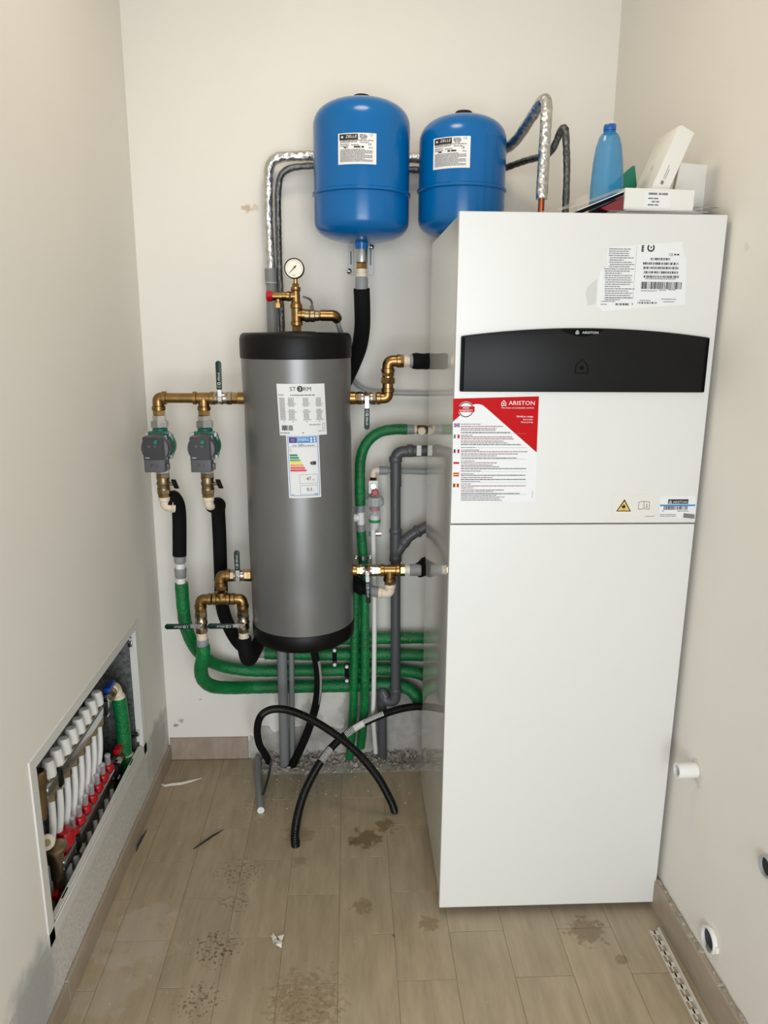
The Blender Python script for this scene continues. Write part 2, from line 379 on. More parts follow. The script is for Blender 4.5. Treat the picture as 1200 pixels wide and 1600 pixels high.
# skirting tiles
sk = struct('baseboard_back', MB().bb(XL+.006, -.392, .006, YB, 0, .088), M['skirt'], smooth=0, bevel=.001, seg=1)
sl = struct('baseboard_left', MB().bb(XL, XL+.004, YF+.02, .006, 0, .058), M['grout'], smooth=0)
y = .004
for i, L in enumerate((.42, .62, .60, .60, .60)):
    MB().bb(XL+.001, XL+.010, y-L+.0015, y, 0.001, .060+(.004 if i == 1 else 0)).build('skirting_tile', M['skirt'], sl, smooth=0, bevel=.001, seg=1); y -= L
sr = struct('baseboard_right', MB().prism([RA+RN*0.0, RA+RN*.006, RB+RN*.006, RB], (0, 0, .09)), M['grout'], smooth=0)
s0 = .66
for L in (.60, .60, .60, .5):
    a = RA+RD*s0; b = RA+RD*(s0+L-.002)
    MB().prism([a+RN*.002, a+RN*.018, b+RN*.018, b+RN*.002], (0, 0, .092)).build('skirting_tile', M['skirt'], sr, smooth=0, bevel=.001, seg=1); s0 += L
rng = random.Random(4)
# crumbling tile adhesive along the top of the right skirting
m = MB()
for i in range(46):
    s_ = .74+.62*rng.random(); p = RA+RD*s_+RN*(.004+.008*rng.random())+Vector((0, 0, .092)); w = .004+.012*rng.random()
    m.box(p, (.010*rng.random()+.003, w, .003+.006*rng.random()), Matrix.Rotation(rng.random()*.6-.3, 3, 'Z'))
m.build('adhesive_crumbs', M['rubble'], sr)['kind'] = 'stuff'

# broken plaster and bare concrete at the foot of the back wall
def ragged(pts, step, amp, rng):
    out = []
    for i in range(len(pts)):
        a = Vector(pts[i]); b = Vector(pts[(i+1) % len(pts)]); n = max(1, int((b-a).length/step))
        for k in range(n):
            p = a.lerp(b, k/n)
            if p.z > .012: p += Vector((rng.uniform(-1, 1)*amp, 0, rng.uniform(-1, 1)*amp))
            out.append(p)
    return out
wallpatch = MB()
wallpatch.prism(ragged([(-.39, YB+.001, -.012), (-.39, YB+.001, .088), (-.36, YB+.001, .09), (-.352, YB+.001, .13), (-.31, YB+.001, .122), (-.30, YB+.001, .10), (-.25, YB+.001, .12), (-.13, YB+.001, .13), (-.05, YB+.001, .11), (.0, YB+.001, .19), (.06, YB+.001, .22), (.075, YB+.001, .32), (.14, YB+.001, .335), (.24, YB+.001, .33), (.40, YB+.001, .33), (.40, YB+.001, -.012)], .012, .007, rng), (0, -.005, 0))
tag(wallpatch.build('concrete_patch', M['concrete'], None, smooth=0), 'bare grey concrete with broken plaster along the foot of the back wall', 'concrete', kind='structure')
m = MB().prism([(-.385, -.099, -.009), (.3, -.099, -.009), (.3, YB, -.009), (-.385, YB, -.009)], (0, 0, .0085)); 
tag(m.build('screed_strip', M['concrete'], None, smooth=0), 'rough unfinished screed strip between the floor tiles and back wall', 'screed', kind='structure')
def chip(m, p, s, rng):
    q = Quaternion((rng.random()-.5, rng.random()-.5, rng.random()-.5), rng.random()*3)
    vs_ = [Vector(v) for v in ((1, 0, -.4), (-.5, .87, -.4), (-.5, -.87, -.4), (.6, .5, .4), (-.7, .1, .45), (.2, -.7, .4))]
    sx, sy, sz = s*(.6+rng.random()*.9), s*(.5+rng.random()*.7), s*(.35+rng.random()*.5)
    vs_ = [p+Matrix.Rotation(rng.random()*6, 3, 'Z') @ (q.to_matrix() @ Vector((v.x*sx, v.y*sy, v.z*sz)))*.5 for v in [vs_[i]*(0.8+.4*rng.random()) for i in range(6)]]
    bm = bmesh.new(); [bm.verts.new(v) for v in vs_]; bm.verts.ensure_lookup_table(); r = bmesh.ops.convex_hull(bm, input=bm.verts[:])
    bm.verts.index_update(); m.add([v.co for v in bm.verts], [[v.index for v in f.verts] for f in bm.faces]); bm.free()
m = MB()
for i in range(1100):
    x = rng.uniform(-.36, .24); y = YB-.004-abs(rng.gauss(0, .05))
    if y < -.098: y = rng.uniform(-.098, 0)
    z = .001+.030*max(0, 1-(YB-y)/.06)*rng.random(); chip(m, Vector((x, y, z)), rng.choice((.006, .009, .013, .018, .024))*rng.uniform(.7, 1.2), rng)
o = tag(m.build('rubble', M['rubble'], None, smooth=0), 'crumbled mortar rubble heaped along the foot of the back wall', 'rubble', kind='stuff')
m = MB()
for i in range(90):
    x = rng.uniform(-.5, .2); y = rng.uniform(-.36, -.1); chip(m, Vector((x, y, .001)), rng.uniform(.002, .006), rng)
for i in range(60):
    x = rng.uniform(-.65, .78); y = rng.uniform(-1.2, -.2); chip(m, Vector((x, y, .001)), rng.uniform(.0015, .0045), rng)
tag(m.build('floor_grit', M['chip'], None, smooth=0), 'scattered pale plaster crumbs on the floor tiles', 'crumbs', kind='stuff')

# ------------------------------------------------------------------ printing helpers
_text = {}
def text_mesh(s):
    if s in _text: return _text[s]
    cu = bpy.data.curves.new('t', 'FONT'); cu.body = s; cu.size = 1; cu.resolution_u = 2
    ob = bpy.data.objects.new('t', cu); COL.objects.link(ob); bpy.context.view_layer.update()
    me = ob.to_mesh(); vs_ = [(v.co.x, v.co.y) for v in me.vertices]; fs = [tuple(p.vertices) for p in me.polygons]
    ob.to_mesh_clear(); bpy.data.objects.remove(ob); bpy.data.curves.remove(cu)
    xs = [v[0] for v in vs_]; ys_ = [v[1] for v in vs_]
    x0, x1, y0 = min(xs), max(xs), 0.0; h = max(ys_)
    _text[s] = ([((x-x0)/(x1-x0), (y-y0)/h) for x, y in vs_], fs, (x1-x0)/h); return _text[s]
class Print:
    """flat print in (u, v) metres, laid on a surface by a mapping function S(u, v, lift)"""
    def __init__(s, S, lift=.0004): s.S = S; s.lift = lift; s.mb = {}
    def m(s, k): return s.mb.setdefault(k, MB())
    def poly(s, pts, k, dl=0):
        s.m(k).add([s.S(u, v, s.lift+dl) for u, v in pts], [tuple(range(len(pts)))])
    def rect(s, u0, v0, u1, v1, k, dl=0):
        n = max(1, int(abs(u1-u0)/.012)); 
        for i in range(n):
            a = u0+(u1-u0)*i/n; b = u0+(u1-u0)*(i+1)/n; s.poly([(a, v0), (b, v0), (b, v1), (a, v1)], k, dl)
    def frame(s, u0, v0, u1, v1, t, k, dl=0):
        s.rect(u0, v0, u1, v0+t, k, dl); s.rect(u0, v1-t, u1, v1, k, dl); s.rect(u0, v0+t, u0+t, v1-t, k, dl); s.rect(u1-t, v0+t, u1, v1-t, k, dl)
    def text(s, st, u0, v0, h, k, w=None, dl=.0002, dir=(1, 0), shear=0):
        vs_, fs, asp = text_mesh(st); w = w or asp*h; dx, dy = dir
        out = []
        for a, b in vs_:
            x = a*w+shear*b*h; y = b*h; out.append(s.S(u0+x*dx-y*dy, v0+x*dy+y*dx, s.lift+dl))
        s.m(k).add(out, fs)
    def words(s, u0, u1, v, h, k, rng, dl=.0002):
        u = u0
        while u < u1:
            w = min(h*rng.uniform(1.2, 4.6), u1-u)
            if w > h*.5: s.poly([(u, v), (u+w, v), (u+w, v+h), (u, v+h)], k, dl)
            u += w+h*rng.uniform(.35, .7)
    def bars(s, u0, u1, v0, v1, k, rng, unit=.0008, dl=.0002):
        u = u0
        while u < u1-unit:
            w = unit*rng.choice((1, 1, 2, 3)); s.poly([(u, v0), (min(u+w, u1), v0), (min(u+w, u1), v1), (u, v1)], k, dl); u += w+unit*rng.choice((1, 1, 2))
    def disc(s, u, v, r, k, dl=0, n=24, ru=None):
        s.poly([(u+(ru or r)*math.cos(2*PI*i/n), v+r*math.sin(2*PI*i/n)) for i in range(n)], k, dl)
    def ring(s, u, v, r1, r2, k, dl=0, n=28, a0=0, a1=2*PI):
        for i in range(n):
            a = a0+(a1-a0)*i/n; b = a0+(a1-a0)*(i+1)/n
            s.poly([(u+r1*math.cos(a), v+r1*math.sin(a)), (u+r2*math.cos(a), v+r2*math.sin(a)), (u+r2*math.cos(b), v+r2*math.sin(b)), (u+r1*math.cos(b), v+r1*math.sin(b))], k, dl)
    def house(s, u, v, w, k, t=.16, dl=.0002):
        o = [(0, 0), (1, 0), (1, .62), (.5, 1.15), (0, .62)]; c = (.5, .5)
        for i in range(5):
            a, b = o[i], o[(i+1) % 5]; f = 1-t*1.7
            q = [a, b, (c[0]+(b[0]-c[0])*f, c[1]+(b[1]-c[1])*f), (c[0]+(a[0]-c[0])*f, c[1]+(a[1]-c[1])*f)]
            s.poly([(u+x*w, v+y*w) for x, y in q], k, dl)
        s.disc(u+.5*w, v+.45*w, .17*w, k, dl, 12)
    def build(s, parent, names=None):
        for k, mb in s.mb.items():
            mb.build((names or {}).get(k, k+'_print' if not k.startswith('ink') else 'lettering'), M[k], parent, smooth=0, recalc=False)['kind'] = 'stuff'

# ------------------------------------------------------------------ heat pump indoor unit
FY = -.788; CX0, CX1 = .233, .833; CH = 1.815
hp = thing('heat_pump_unit', ((CX0+CX1)/2, FY+.3, 0), 'tall white floor-standing heat pump cabinet with black curved fascia', 'heat pump')
MB().bb(CX0+.002, CX1-.012, FY+.022, -.205, .03, CH-.004).build('casing', M['white_side'], hp, bevel=.0015, seg=1, smooth=0)
MB().bb(CX0+.02, CX1-.02, FY+.03, -.23, .004, .03).build('plinth', M['gap'], hp, smooth=0)
for x in (CX0+.07, CX1-.07): MB().lathe([(.022, 0), (.022, .012), (.012, .014), (.012, .03)], (x, FY+.06, 0), n=16).build('foot', M['blackp'], hp)
MB().bb(CX0, CX1, FY, FY+.020, 1.1095, CH).build('upper_front_panel', M['white_coat'], hp, bevel=.003, seg=3, smooth=0)
MB().bb(CX0-.001, CX1-.001, FY-.001, FY+.020, .022, 1.1065).build('lower_front_panel', M['white_coat'], hp, bevel=.003, seg=3, smooth=0)
def FS(u, v, l): return Vector((u, FY-l, v))
def fp(x, y): p = V(x, y, FY); return (p.x, p.z)
# fascia with arched top
arch = []
for i in range(25):
    a = i/24; arch.append((.2445+(.8175-.2445)*a, 1.549+.0195*(1-(2*a-1)**2)))
out = [(.2445, 1.4245)]+arch+[(.8175, 1.4245)]
m = MB().prism([Vector((u, FY-.009, v)) for u, v in out[::-1]], (0, .010, 0)); fa = m.build('control_fascia', M['fascia'], hp, bevel=.003, seg=2)
p = Print(FS, .0093)
lens = [(.47+.10*i/12, 1.5655-.0155*math.sin(PI*i/12)**.8) for i in range(13)]
p.poly([(.462, 1.5655)]+[(u, v) for u, v in lens]+[(.578, 1.5655)], 'fascia2'); p.build(fa, {'fascia2': 'badge'})
p = Print(FS, .0096)
p.text('ARISTON', .5245-.005, 1.5560, .0052, 'paper', w=.037); p.house(.5045, 1.5552, .0075, 'paper'); p.build(fa, {'paper': 'brand_lettering'})
p = Print(FS, .0093); p.house(.509, 1.4665, .030, 'fascia3', t=.10); p.build(fa, {'fascia3': 'house_emblem'})
MB().bb(.2455, .2530, FY-.0105, FY-.006, 1.427, 1.546).build('end_cap', M['fascia2'], fa, bevel=.002)
MB().bb(.809, .8165, FY-.0105, FY-.006, 1.427, 1.546).build('end_cap', M['fascia2'], fa, bevel=.002)
# warranty sticker
c4 = [fp(708, 622.6), fp(842, 619), fp(836, 784), fp(706.5, 784)]
st = MB().prism([FS(u, v, .0006) for u, v in c4], (0, .0008, 0)).build('warranty_sticker', M['paper'], hp, smooth=0)
p = Print(FS, .0009)
red = [(708, 622.8), (842, 619.2), (838.5, 707), (758, 636), (754, 633), (749, 631.5), (744, 631.3), (740, 632), (716, 651.5), (707.6, 659)]
tri = [(708, 622.8), (842, 619.2), (838.5, 707)]
p.poly([fp(*q) for q in red[::-1]], 'redp')
u, v = fp(728, 640); 
p.disc(u, v, .0185, 'paper', .0002); p.ring(u, v, .0155, .0175, 'fascia3', .0004)
p.rect(u-.020, v-.0055, u+.020, v+.0075, 'redp', .0006)
p.text('FREE', u-.007, v+.0018, .0042, 'paper', w=.014, dl=.0009); p.text('WARRANTY', u-.016, v-.0042, .0046, 'paper', w=.032, dl=.0009)
u, v = fp(794.5, 633); p.text('ARISTON', u, v+.0005, .0092, 'paper', w=.061, dl=.0004); u, v = fp(783, 634); p.house(u, v, .0115, 'paper', dl=.0004)
u, v = fp(783, 638.2); p.text('The home of sustainable comfort', u, v, .0036, 'paper', w=.077, dl=.0004)
u, v = fp(807, 652); p.text('Nimbus range', u, v, .0046, 'paper', w=.039, dl=.0004)
u, v = fp(817, 656.5); p.text('Air/water', u, v, .0038, 'paper', w=.024, dl=.0004)
u, v = fp(814, 660.5); p.text('heat pump', u, v, .0038, 'paper', w=.028, dl=.0004)
rg = random.Random(7)
lines = [(662.5, 751, 'inkg'), (666, 786, 'inkm'), (669.5, 776, 'inkm'), (672, 774, 'inkg'), (675.5, 797, 'ink'), (680, 738, 'inkg'), (682.5, 801, 'inkm'), (685.5, 803, 'inkm'), (689, 787, 'inkm'), (691.8, 793, 'inkg'), (694.5, 814, 'ink'), (699, 743, 'inkg'), (703, 750, 'inkg'), (705.5, 824, 'inkm'), (709, 809, 'inkm'), (712, 776, 'inkg'), (715.5, 807, 'ink'), (720, 741, 'inkg'), (723, 776, 'inkm'), (726.5, 770, 'inkm'), (729, 780, 'inkg'), (732, 822, 'ink'), (735.5, 752, 'inkg'), (740, 740, 'inkg'), (742.5, 821, 'ink'), (746, 770, 'inkm'), (749, 821, 'ink'), (752, 751, 'inkg'), (756, 736, 'inkg'), (759, 821, 'inkm'), (762, 740, 'inkm'), (765.5, 787, 'inkm'), (768, 771, 'inkg'), (771, 812, 'ink'), (774, 775, 'inkg'), (776.5, 788, 'inkg'), (779, 780, 'inkg'), (781.5, 784, 'inkg')]
for yy, x1, k in lines:
    a = fp(720, yy+.8); b = fp(x1, yy+.8); p.words(a[0], b[0], a[1], .0019, k, rg)
for yy in (677.5, 699.5, 717.5, 737, 754, 773):
    a = fp(720, yy); b = fp(823, yy); p.rect(a[0], a[1], b[0], a[1]+.0004, 'inkg', .0001)
a = fp(831, 778); p.rect(a[0], a[1], a[0]+.001, a[1]+.017, 'inkg', .0001)
def flag(x, y, cols, vert=True, h=.0088):
    a = fp(x, y); w = .0135
    for i, c in enumerate(cols):
        if c is None: continue
        n = len(cols)
        if vert: p.rect(a[0]+w*i/n, a[1]-h, a[0]+w*(i+1)/n, a[1], c, .0002)
        else: p.rect(a[0], a[1]-h*(i+1)/n, a[0]+w, a[1]-h*i/n, c, .0002)
a = fp(709.5, 661.5); p.rect(a[0], a[1]-.0085, a[0]+.0135, a[1], 'navy', .0002); p.rect(a[0], a[1]-.0055, a[0]+.0135, a[1]-.003, 'paper', .0003); p.rect(a[0]+.0052, a[1]-.0085, a[0]+.0083, a[1], 'paper', .0003); p.rect(a[0], a[1]-.0049, a[0]+.0135, a[1]-.0036, 'redp', .0004); p.rect(a[0]+.006, a[1]-.0085, a[0]+.0075, a[1], 'redp', .0004)
flag(709, 679, ['en1', None, 'redp']); flag(708.8, 702, ['ink', None, 'redp']); flag(708.5, 719, [None, 'redp'], False); flag(708.3, 738.5, ['redp', 'yellow', 'redp'], False); flag(708, 755.5, ['ink', 'yellow', 'redp'])
p.build(st, {'redp': 'red_print', 'paper': 'white_print', 'inkm': 'red_lettering', 'ink': 'black_lettering', 'inkg': 'fine_print', 'navy': 'flag_print', 'en1': 'flag_print', 'yellow': 'flag_print', 'fascia3': 'seal_ring'})
# torn transport document sticker
tor = [(949.5, 387), (995, 383), (1066, 377.5), (1068, 398), (1072, 404), (1072, 440), (1070, 462), (1071, 476), (1030, 479), (941, 486.5), (936, 480), (931, 479), (933, 452), (936, 433), (938.5, 422), (949, 418), (947.5, 404)]
tl_ = MB().prism([FS(*fp(*q), .0006) for q in tor], (0, .0008, 0)).build('shipping_label', M['paper'], hp, smooth=0)
MB().prism([FS(*fp(*q), .0009) for q in [(933, 436), (931, 475), (918, 477), (915, 457), (917, 449), (926, 441)]], (0, .0008, 0)).build('torn_flap', M['film'], tl_, smooth=0)
p = Print(FS, .0009)
for i in range(24):
    yy = 388.5+3.45*i; x0 = 951 if i < 9 else 943.5; a = fp(x0+rg.random()*2, yy+1.2); b = fp(992-rg.random()*10-(14 if i % 6 == 5 else 0), yy); p.words(a[0], b[0], a[1], .0020, 'inkg', rg)
a = fp(942, 466); b = fp(995, 385); 
for q in (fp(995, 385),): p.rect(q[0], a[1], q[0]+.0005, b[1], 'inkg')
p.rect(a[0], a[1], b[0], a[1]+.0005, 'inkg')
a = fp(1002, 393.5); 
for i in range(4): p.rect(a[0], a[1]+.0038*i, a[0]+.0055, a[1]+.0038*i+.0024, 'ink')
p.rect(a[0], a[1], a[0]+.0022, a[1]+.0138, 'ink')
u, v = fp(1017, 387.3); p.ring(u, v, .0052, .0085, 'ink', a0=PI*.72, a1=PI*2.28); p.rect(u-.001, v-.001, u+.002, v+.003, 'ink')
u, v = fp(1045, 400); p.text('CE', u, v, .0055, 'ink'); u, v = fp(1053, 399); p.words(u, u+.013, v, .003, 'ink', rg)
for x0, x1, yy, hh in ((1016, 1048, 406.5, .005), (1004.5, 1060, 413.5, .005), (1005, 1060, 420.3, .005), (1005.5, 1060, 427.3, .005), (1005.5, 1060, 434, .005), (1001, 1064, 451.5, .0155), (961, 983, 477, .0045), (987, 988.8, 476.3, .0035), (996, 1026, 474.5, .004)):
    a = fp(x0, yy); b = fp(x1, yy); p.bars(a[0], b[0], a[1], a[1]+hh, 'ink', rg, .0010)
for x0, x1, yy in ((1008, 1056, 436.2), (1001, 1026, 455), (1029, 1040, 454), (1044, 1055, 453.5), (939, 960, 471.5), (938, 949, 476), (999, 1016, 470), (1033, 1056, 468), (1036, 1053, 472)):
    a = fp(x0, yy); b = fp(x1, yy); p.words(a[0], b[0], a[1], .0017, 'inkg', rg)
p.build(tl_, {'ink': 'black_print', 'inkg': 'fine_print'})
# flammable warning label and type label
wl = MB().prism([FS(*fp(*q), .0006) for q in [(957.5, 772), (1026, 772), (1026, 808), (956, 808.5)]], (0, .0008, 0)).build('warning_label', M['offwhite'], hp, smooth=0)
p = Print(FS, .0009)
p.poly([fp(975.7, 779.7), fp(962.5, 799), fp(985.7, 799)], 'ink'); p.poly([fp(975.5, 783.2), fp(965.2, 797.6), fp(983.2, 797.6)], 'yellow', .0002)
fl = [(972, 794), (970.8, 791.5), (972, 789.5), (973.6, 790), (974.3, 787.2), (976.2, 789), (977.2, 791.4), (976.4, 794)]
p.poly([fp(*q) for q in fl[::-1]], 'ink', .0004); a = fp(970, 796.4); p.rect(a[0], a[1], a[0]+.0125, a[1]+.0008, 'ink', .0004)
for q in ([(998, 784.5), (1006, 783), (1006, 794.5), (997.3, 796)], [(1006, 783), (1014.8, 784.5), (1014.2, 796), (1006, 794.5)]):
    pts = [fp(*z) for z in q]
    for i in range(4):
        a, b = Vector(pts[i]), Vector(pts[(i+1) % 4]); n_ = Vector((-(b-a).y, (b-a).x)).normalized()*.0005; p.poly([tuple(a-n_), tuple(b-n_), tuple(b+n_), tuple(a+n_)], 'ink')
u, v = fp(1009, 793); p.rect(u, v, u+.0035, v+.001, 'ink', .0001); p.rect(u+.001, v, u+.0025, v+.0055, 'ink'); p.disc(u+.0017, v+.0078, .0012, 'ink')
a = fp(1008, 807); p.words(a[0], a[0]+.022, a[1], .0014, 'inkg', rg)
p.build(wl, {'ink': 'black_print', 'yellow': 'yellow_triangle', 'inkg': 'fine_print'})
tl2 = MB().prism([FS(*fp(*q), .0006) for q in [(1031, 775), (1087, 774.5), (1085, 810), (1030, 808)]], (0, .0008, 0)).build('type_label', M['paper'], hp, smooth=0)
p = Print(FS, .0009)
a, b = fp(1043.3, 787.3), fp(1075.7, 780); p.rect(a[0], a[1], b[0], b[1], 'ink')
a = fp(1051, 786); p.text('ARISTON', a[0], a[1], .0052, 'paper', w=.035); a = fp(1044.8, 786.4); p.house(a[0], a[1], .0068, 'paper', dl=.0003)
a, b = fp(1031, 790.8), fp(1086, 788.2); p.rect(a[0], a[1], b[0], b[1], 'bluep', .0003)
a, b = fp(1036.5, 796.5), fp(1075, 788.5); p.bars(a[0], b[0], a[1], b[1], 'ink', rg, .0009, dl=.0001)
for x0, x1, yy in ((1034, 1037, 799), (1058, 1076, 799), (1031, 1056, 804.5), (1031, 1056, 807)):
    a = fp(x0, yy); b = fp(x1, yy); p.words(a[0], b[0], a[1], .0018, 'inkg', rg)
p.poly([fp(1067, 808.6), fp(1084.5, 810.4), fp(1085, 803.6), fp(1068, 801.6)], 'inkg', .0003)
p.build(tl2, {'ink': 'black_print', 'inkg': 'fine_print', 'bluep': 'blue_tape', 'paper': 'white_lettering'})

# ------------------------------------------------------------------ expansion tanks
def ray_cyl(x, y, c, R):
    d = ray(x, y); ox, oy = CAM.x-c[0], CAM.y-c[1]; A = d.x**2+d.y**2; B = 2*(ox*d.x+oy*d.y); C_ = ox*ox+oy*oy-R*R
    t_ = (-B-math.sqrt(max(B*B-4*A*C_, 0)))/(2*A); P_ = CAM+d*t_
    return math.atan2(P_.x-c[0], -(P_.y-c[1]))*R, P_.z            # arc length from the front, height
def cyl_surface(c, R, tilt=None):
    def S(u, v, l):
        a = u/R; cx_ = c[0]+(tilt(v) if tilt else 0); return Vector((cx_+(R+l)*math.sin(a), c[1]-(R+l)*math.cos(a), v))
    return S
def curved_label(name, S, u0, u1, v0, v1, mat, parent, skew=0, n=10):
    b = MB(); vs_ = []
    for l in (.0002, .0009):
        for i in range(n+1):
            for v in (v0, v1): vs_.append(S(u0+(u1-u0)*i/n+skew*(v1-v), v, l))
    k = 2*(n+1); fs = []
    for i in range(n):
        a = 2*i; fs += [(a, a+1, a+3, a+2), (k+a, k+a+2, k+a+3, k+a+1), (a, a+2, k+a+2, k+a), (a+1, k+a+1, k+a+3, a+3)]
    fs += [(0, k, k+1, 1), (2*n, 2*n+1, k+2*n+1, k+2*n)]
    return b.add(vs_, fs).build(name, mat, parent)
def expansion_tank(name, label, px, Y, R, ztop, zseam, zbot, lab, capr, litres):
    c = (V(px[0], px[1], Y).x, Y)
    root = thing(name, (c[0], Y, zbot), label, 'expansion tank', 'blue expansion tanks above the buffer tank')
    ht, hb = .078, .060
    pr = [(R*math.cos(t_)**.80 if i else .017, zbot+hb*(1-math.sin(t_)**.80)) for i, t_ in enumerate([PI/2*(1-k/14) for k in range(14)])]
    lower = pr+[(R, zbot+hb), (R, zseam-.004)]
    MB().lathe(lower+[(R*.98, zseam-.003)], (c[0], Y, 0), n=56).build('lower_shell', M['blue'], root, smooth=50)
    MB().lathe([(R+.0005, zseam-.006), (R+.0045, zseam-.003), (R+.0045, zseam+.003), (R+.0005, zseam+.006)], (c[0], Y, 0), n=56).build('seam', M['blue'], root)
    upper = [(R*.98, zseam+.003), (R, zseam+.004), (R, ztop-ht)]+[(R*math.cos(t_)**.80 if k < 14 else .012, ztop-ht+ht*math.sin(t_)**.80) for k, t_ in [(k, PI/2*k/14) for k in range(1, 15)]]
    MB().lathe(upper, (c[0], Y, 0), n=56).build('upper_shell', M['blue'], root, smooth=50)
    MB().lathe([(capr, ztop-.014), (capr, ztop+.007), (capr*.85, ztop+.012), (.001, ztop+.013)], (c[0], Y, 0), n=28).build('valve_cap', M['blackp'], root)
    MB().lathe([(.0185, zbot-.018), (.0195, zbot-.012), (.021, zbot), (.035, zbot+.010)], (c[0], Y, 0), n=24).build('bottom_socket', M['blue'], root)
    S = cyl_surface(c, R)
    us = [ray_cyl(x, y, c, R) for x, y in lab]; u0, u1 = us[0][0], us[1][0]; v1 = (us[0][1]+us[1][1])/2; v0 = (us[2][1]+us[3][1])/2
    lb = curved_label('rating_label', S, u0, u1, v0, v1, M['paper'], root)
    p = Print(S, .0012); w, h = u1-u0, v1-v0; rg = random.Random(litres)
    p.rect(u0+.04*w, v1-.22*h, u0+.53*w, v1-.03*h, 'ink')
    p.ring(u0+.115*w, v1-.125*h, .008*w/.11, .011*w/.11*.72, 'paper', .0002, n=4); p.disc(u0+.115*w, v1-.125*h, .028*w, 'paper', .0002, 12)
    p.text('ZELLE', u0+.20*w, v1-.155*h, .085*h, 'paper', w=.29*w, shear=.3)
    for (a, b, r_) in ((.57, .74, .05), (.57, .76, .09), (.57, .78, .13), (.60, .74, .175)): p.words(u0+a*w, u0+b*w, v1-r_*h-.002, .0026, 'inkg', rg)
    p.text('CE', u0+.82*w, v1-.10*h, .006, 'inkg')
    for r_, a, b in ((.255, .06, .92), (.30, .06, .5), (.32, .58, .8), (.37, .06, .3), (.40, .35, .55), (.43, .06, .3)): p.words(u0+a*w, u0+b*w, v1-r_*h, .0024, 'inkg', rg)
    p.text(str(litres), u0+.78*w, v1-.40*h, .0065, 'ink'); p.words(u0+.16*w, u0+.26*w, v1-.485*h, .0035, 'ink', rg); p.words(u0+.42*w, u0+.68*w, v1-.475*h, .0042, 'ink', rg); p.words(u0+.80*w, u0+.9*w, v1-.485*h, .0024, 'inkg', rg)
    for i in range(11): p.words(u0+.06*w, u0+(.90 if i % 4 else .7)*w, v1-(.54+.038*i)*h, .0018, 'inkg', rg)
    p.build(lb, {'ink': 'black_print', 'inkg': 'fine_print', 'paper': 'brand_lettering'})
    return root, c
ta, cA = expansion_tank('expansion_tank', 'larger blue expansion tank with white label, left of the pair above the grey cylinder', (565, 265), -.19, .1385, V(565, 157, -.19).z, V(565, 292, -.33).z, 1.812, [(528.5, 210), (588, 208), (588, 257), (529, 258)], .0155*1.7, 24)
tb, cB = expansion_tank('expansion_tank', 'smaller blue expansion tank with white label, partly behind the white cabinet', (722, 265), -.19, .1255, V(722, 182, -.19).z, V(722, 287, -.31).z, V(700, 372, -.19).z-.005, [(678, 217), (735.5, 213), (734, 262), (678, 266)], .0155*1.7, 18)

# wall bracket and riser below the larger tank
M['strapw'] = pm('painted_steel', (206, 206, 202), .35)
br = thing('tank_bracket', tuple(V(565, 405, YB-.005)), 'white steel wall bracket with slots and bolts behind the large blue tank outlet', 'bracket')
a, b = V(543.5, 380, YB), V(553, 429, YB); c_, d_ = V(574.5, 378, YB), V(583.5, 430, YB)
for q0, q1 in ((a, b), (c_, d_)):
    MB().bb(q0.x, q1.x, YB-.006, YB-.0005, q1.z, q0.z).build('strap', M['strapw'], br, bevel=.0012, seg=1)
    MB().bb((q0.x+q1.x)/2-.0025, (q0.x+q1.x)/2+.0025, YB-.0068, YB-.004, q1.z+.03, q0.z-.025).build('slot', M['conduit'], br, smooth=0)
MB().bb(a.x, d_.x, YB-.0055, YB-.0005, d_.z, d_.z+.008).build('crosspiece', M['strapw'], br, bevel=.001, seg=1)
for x, y in ((580, 386.5), (545.5, 424)): 
    q = V(x, y, YB); MB().lathe([(.0085, 0), (.0085, .004), (.005, .006), (.005, .012), (.003, .013)], (q.x, YB-.006, q.z), (0, -1, 0), 14).build('bolt', M['chrome'], br)
rs = thing('expansion_riser', tuple(V(565, 450, -.19)), 'zinc socket and black insulated hose hanging below the larger blue tank', 'pipe')
x0 = cA[0]; zz = lambda y: V(565, y, -.19).z
MB().lathe([(.0165, zz(411)), (.0185, zz(410)), (.0185, zz(387)), (.017, zz(385))], (x0, -.19, 0), n=24).build('zinc_socket', M['steel'], rs)
MB().hexa((x0, -.19, zz(420)), (x0, -.19, zz(411)), .0185).build('brass_nut', M['brass2'], rs, smooth=20)
MB().lathe([(.015, zz(433)), (.0165, zz(431)), (.0165, zz(427)), (.0145, zz(426)), (.0145, zz(420))], (x0, -.19, 0), n=20).build('white_coupling', M['cream'], rs)
MB().lathe([(.0175, zz(456)), (.0185, zz(452)), (.019, zz(436)), (.0175, zz(433))], (x0, -.19, 0), n=20).build('grey_sleeve', M['mgrey'], rs)
path = cr([V(565, 451, -.19), V(566, 480, -.18), V(566, 510, -.15), V(562, 540, -.10), V(552, 568, -.06), V(538, 598, -.045)], 8)
MB().tube(path, .0245, 20).build('foam_insulation', M['foam'], rs)

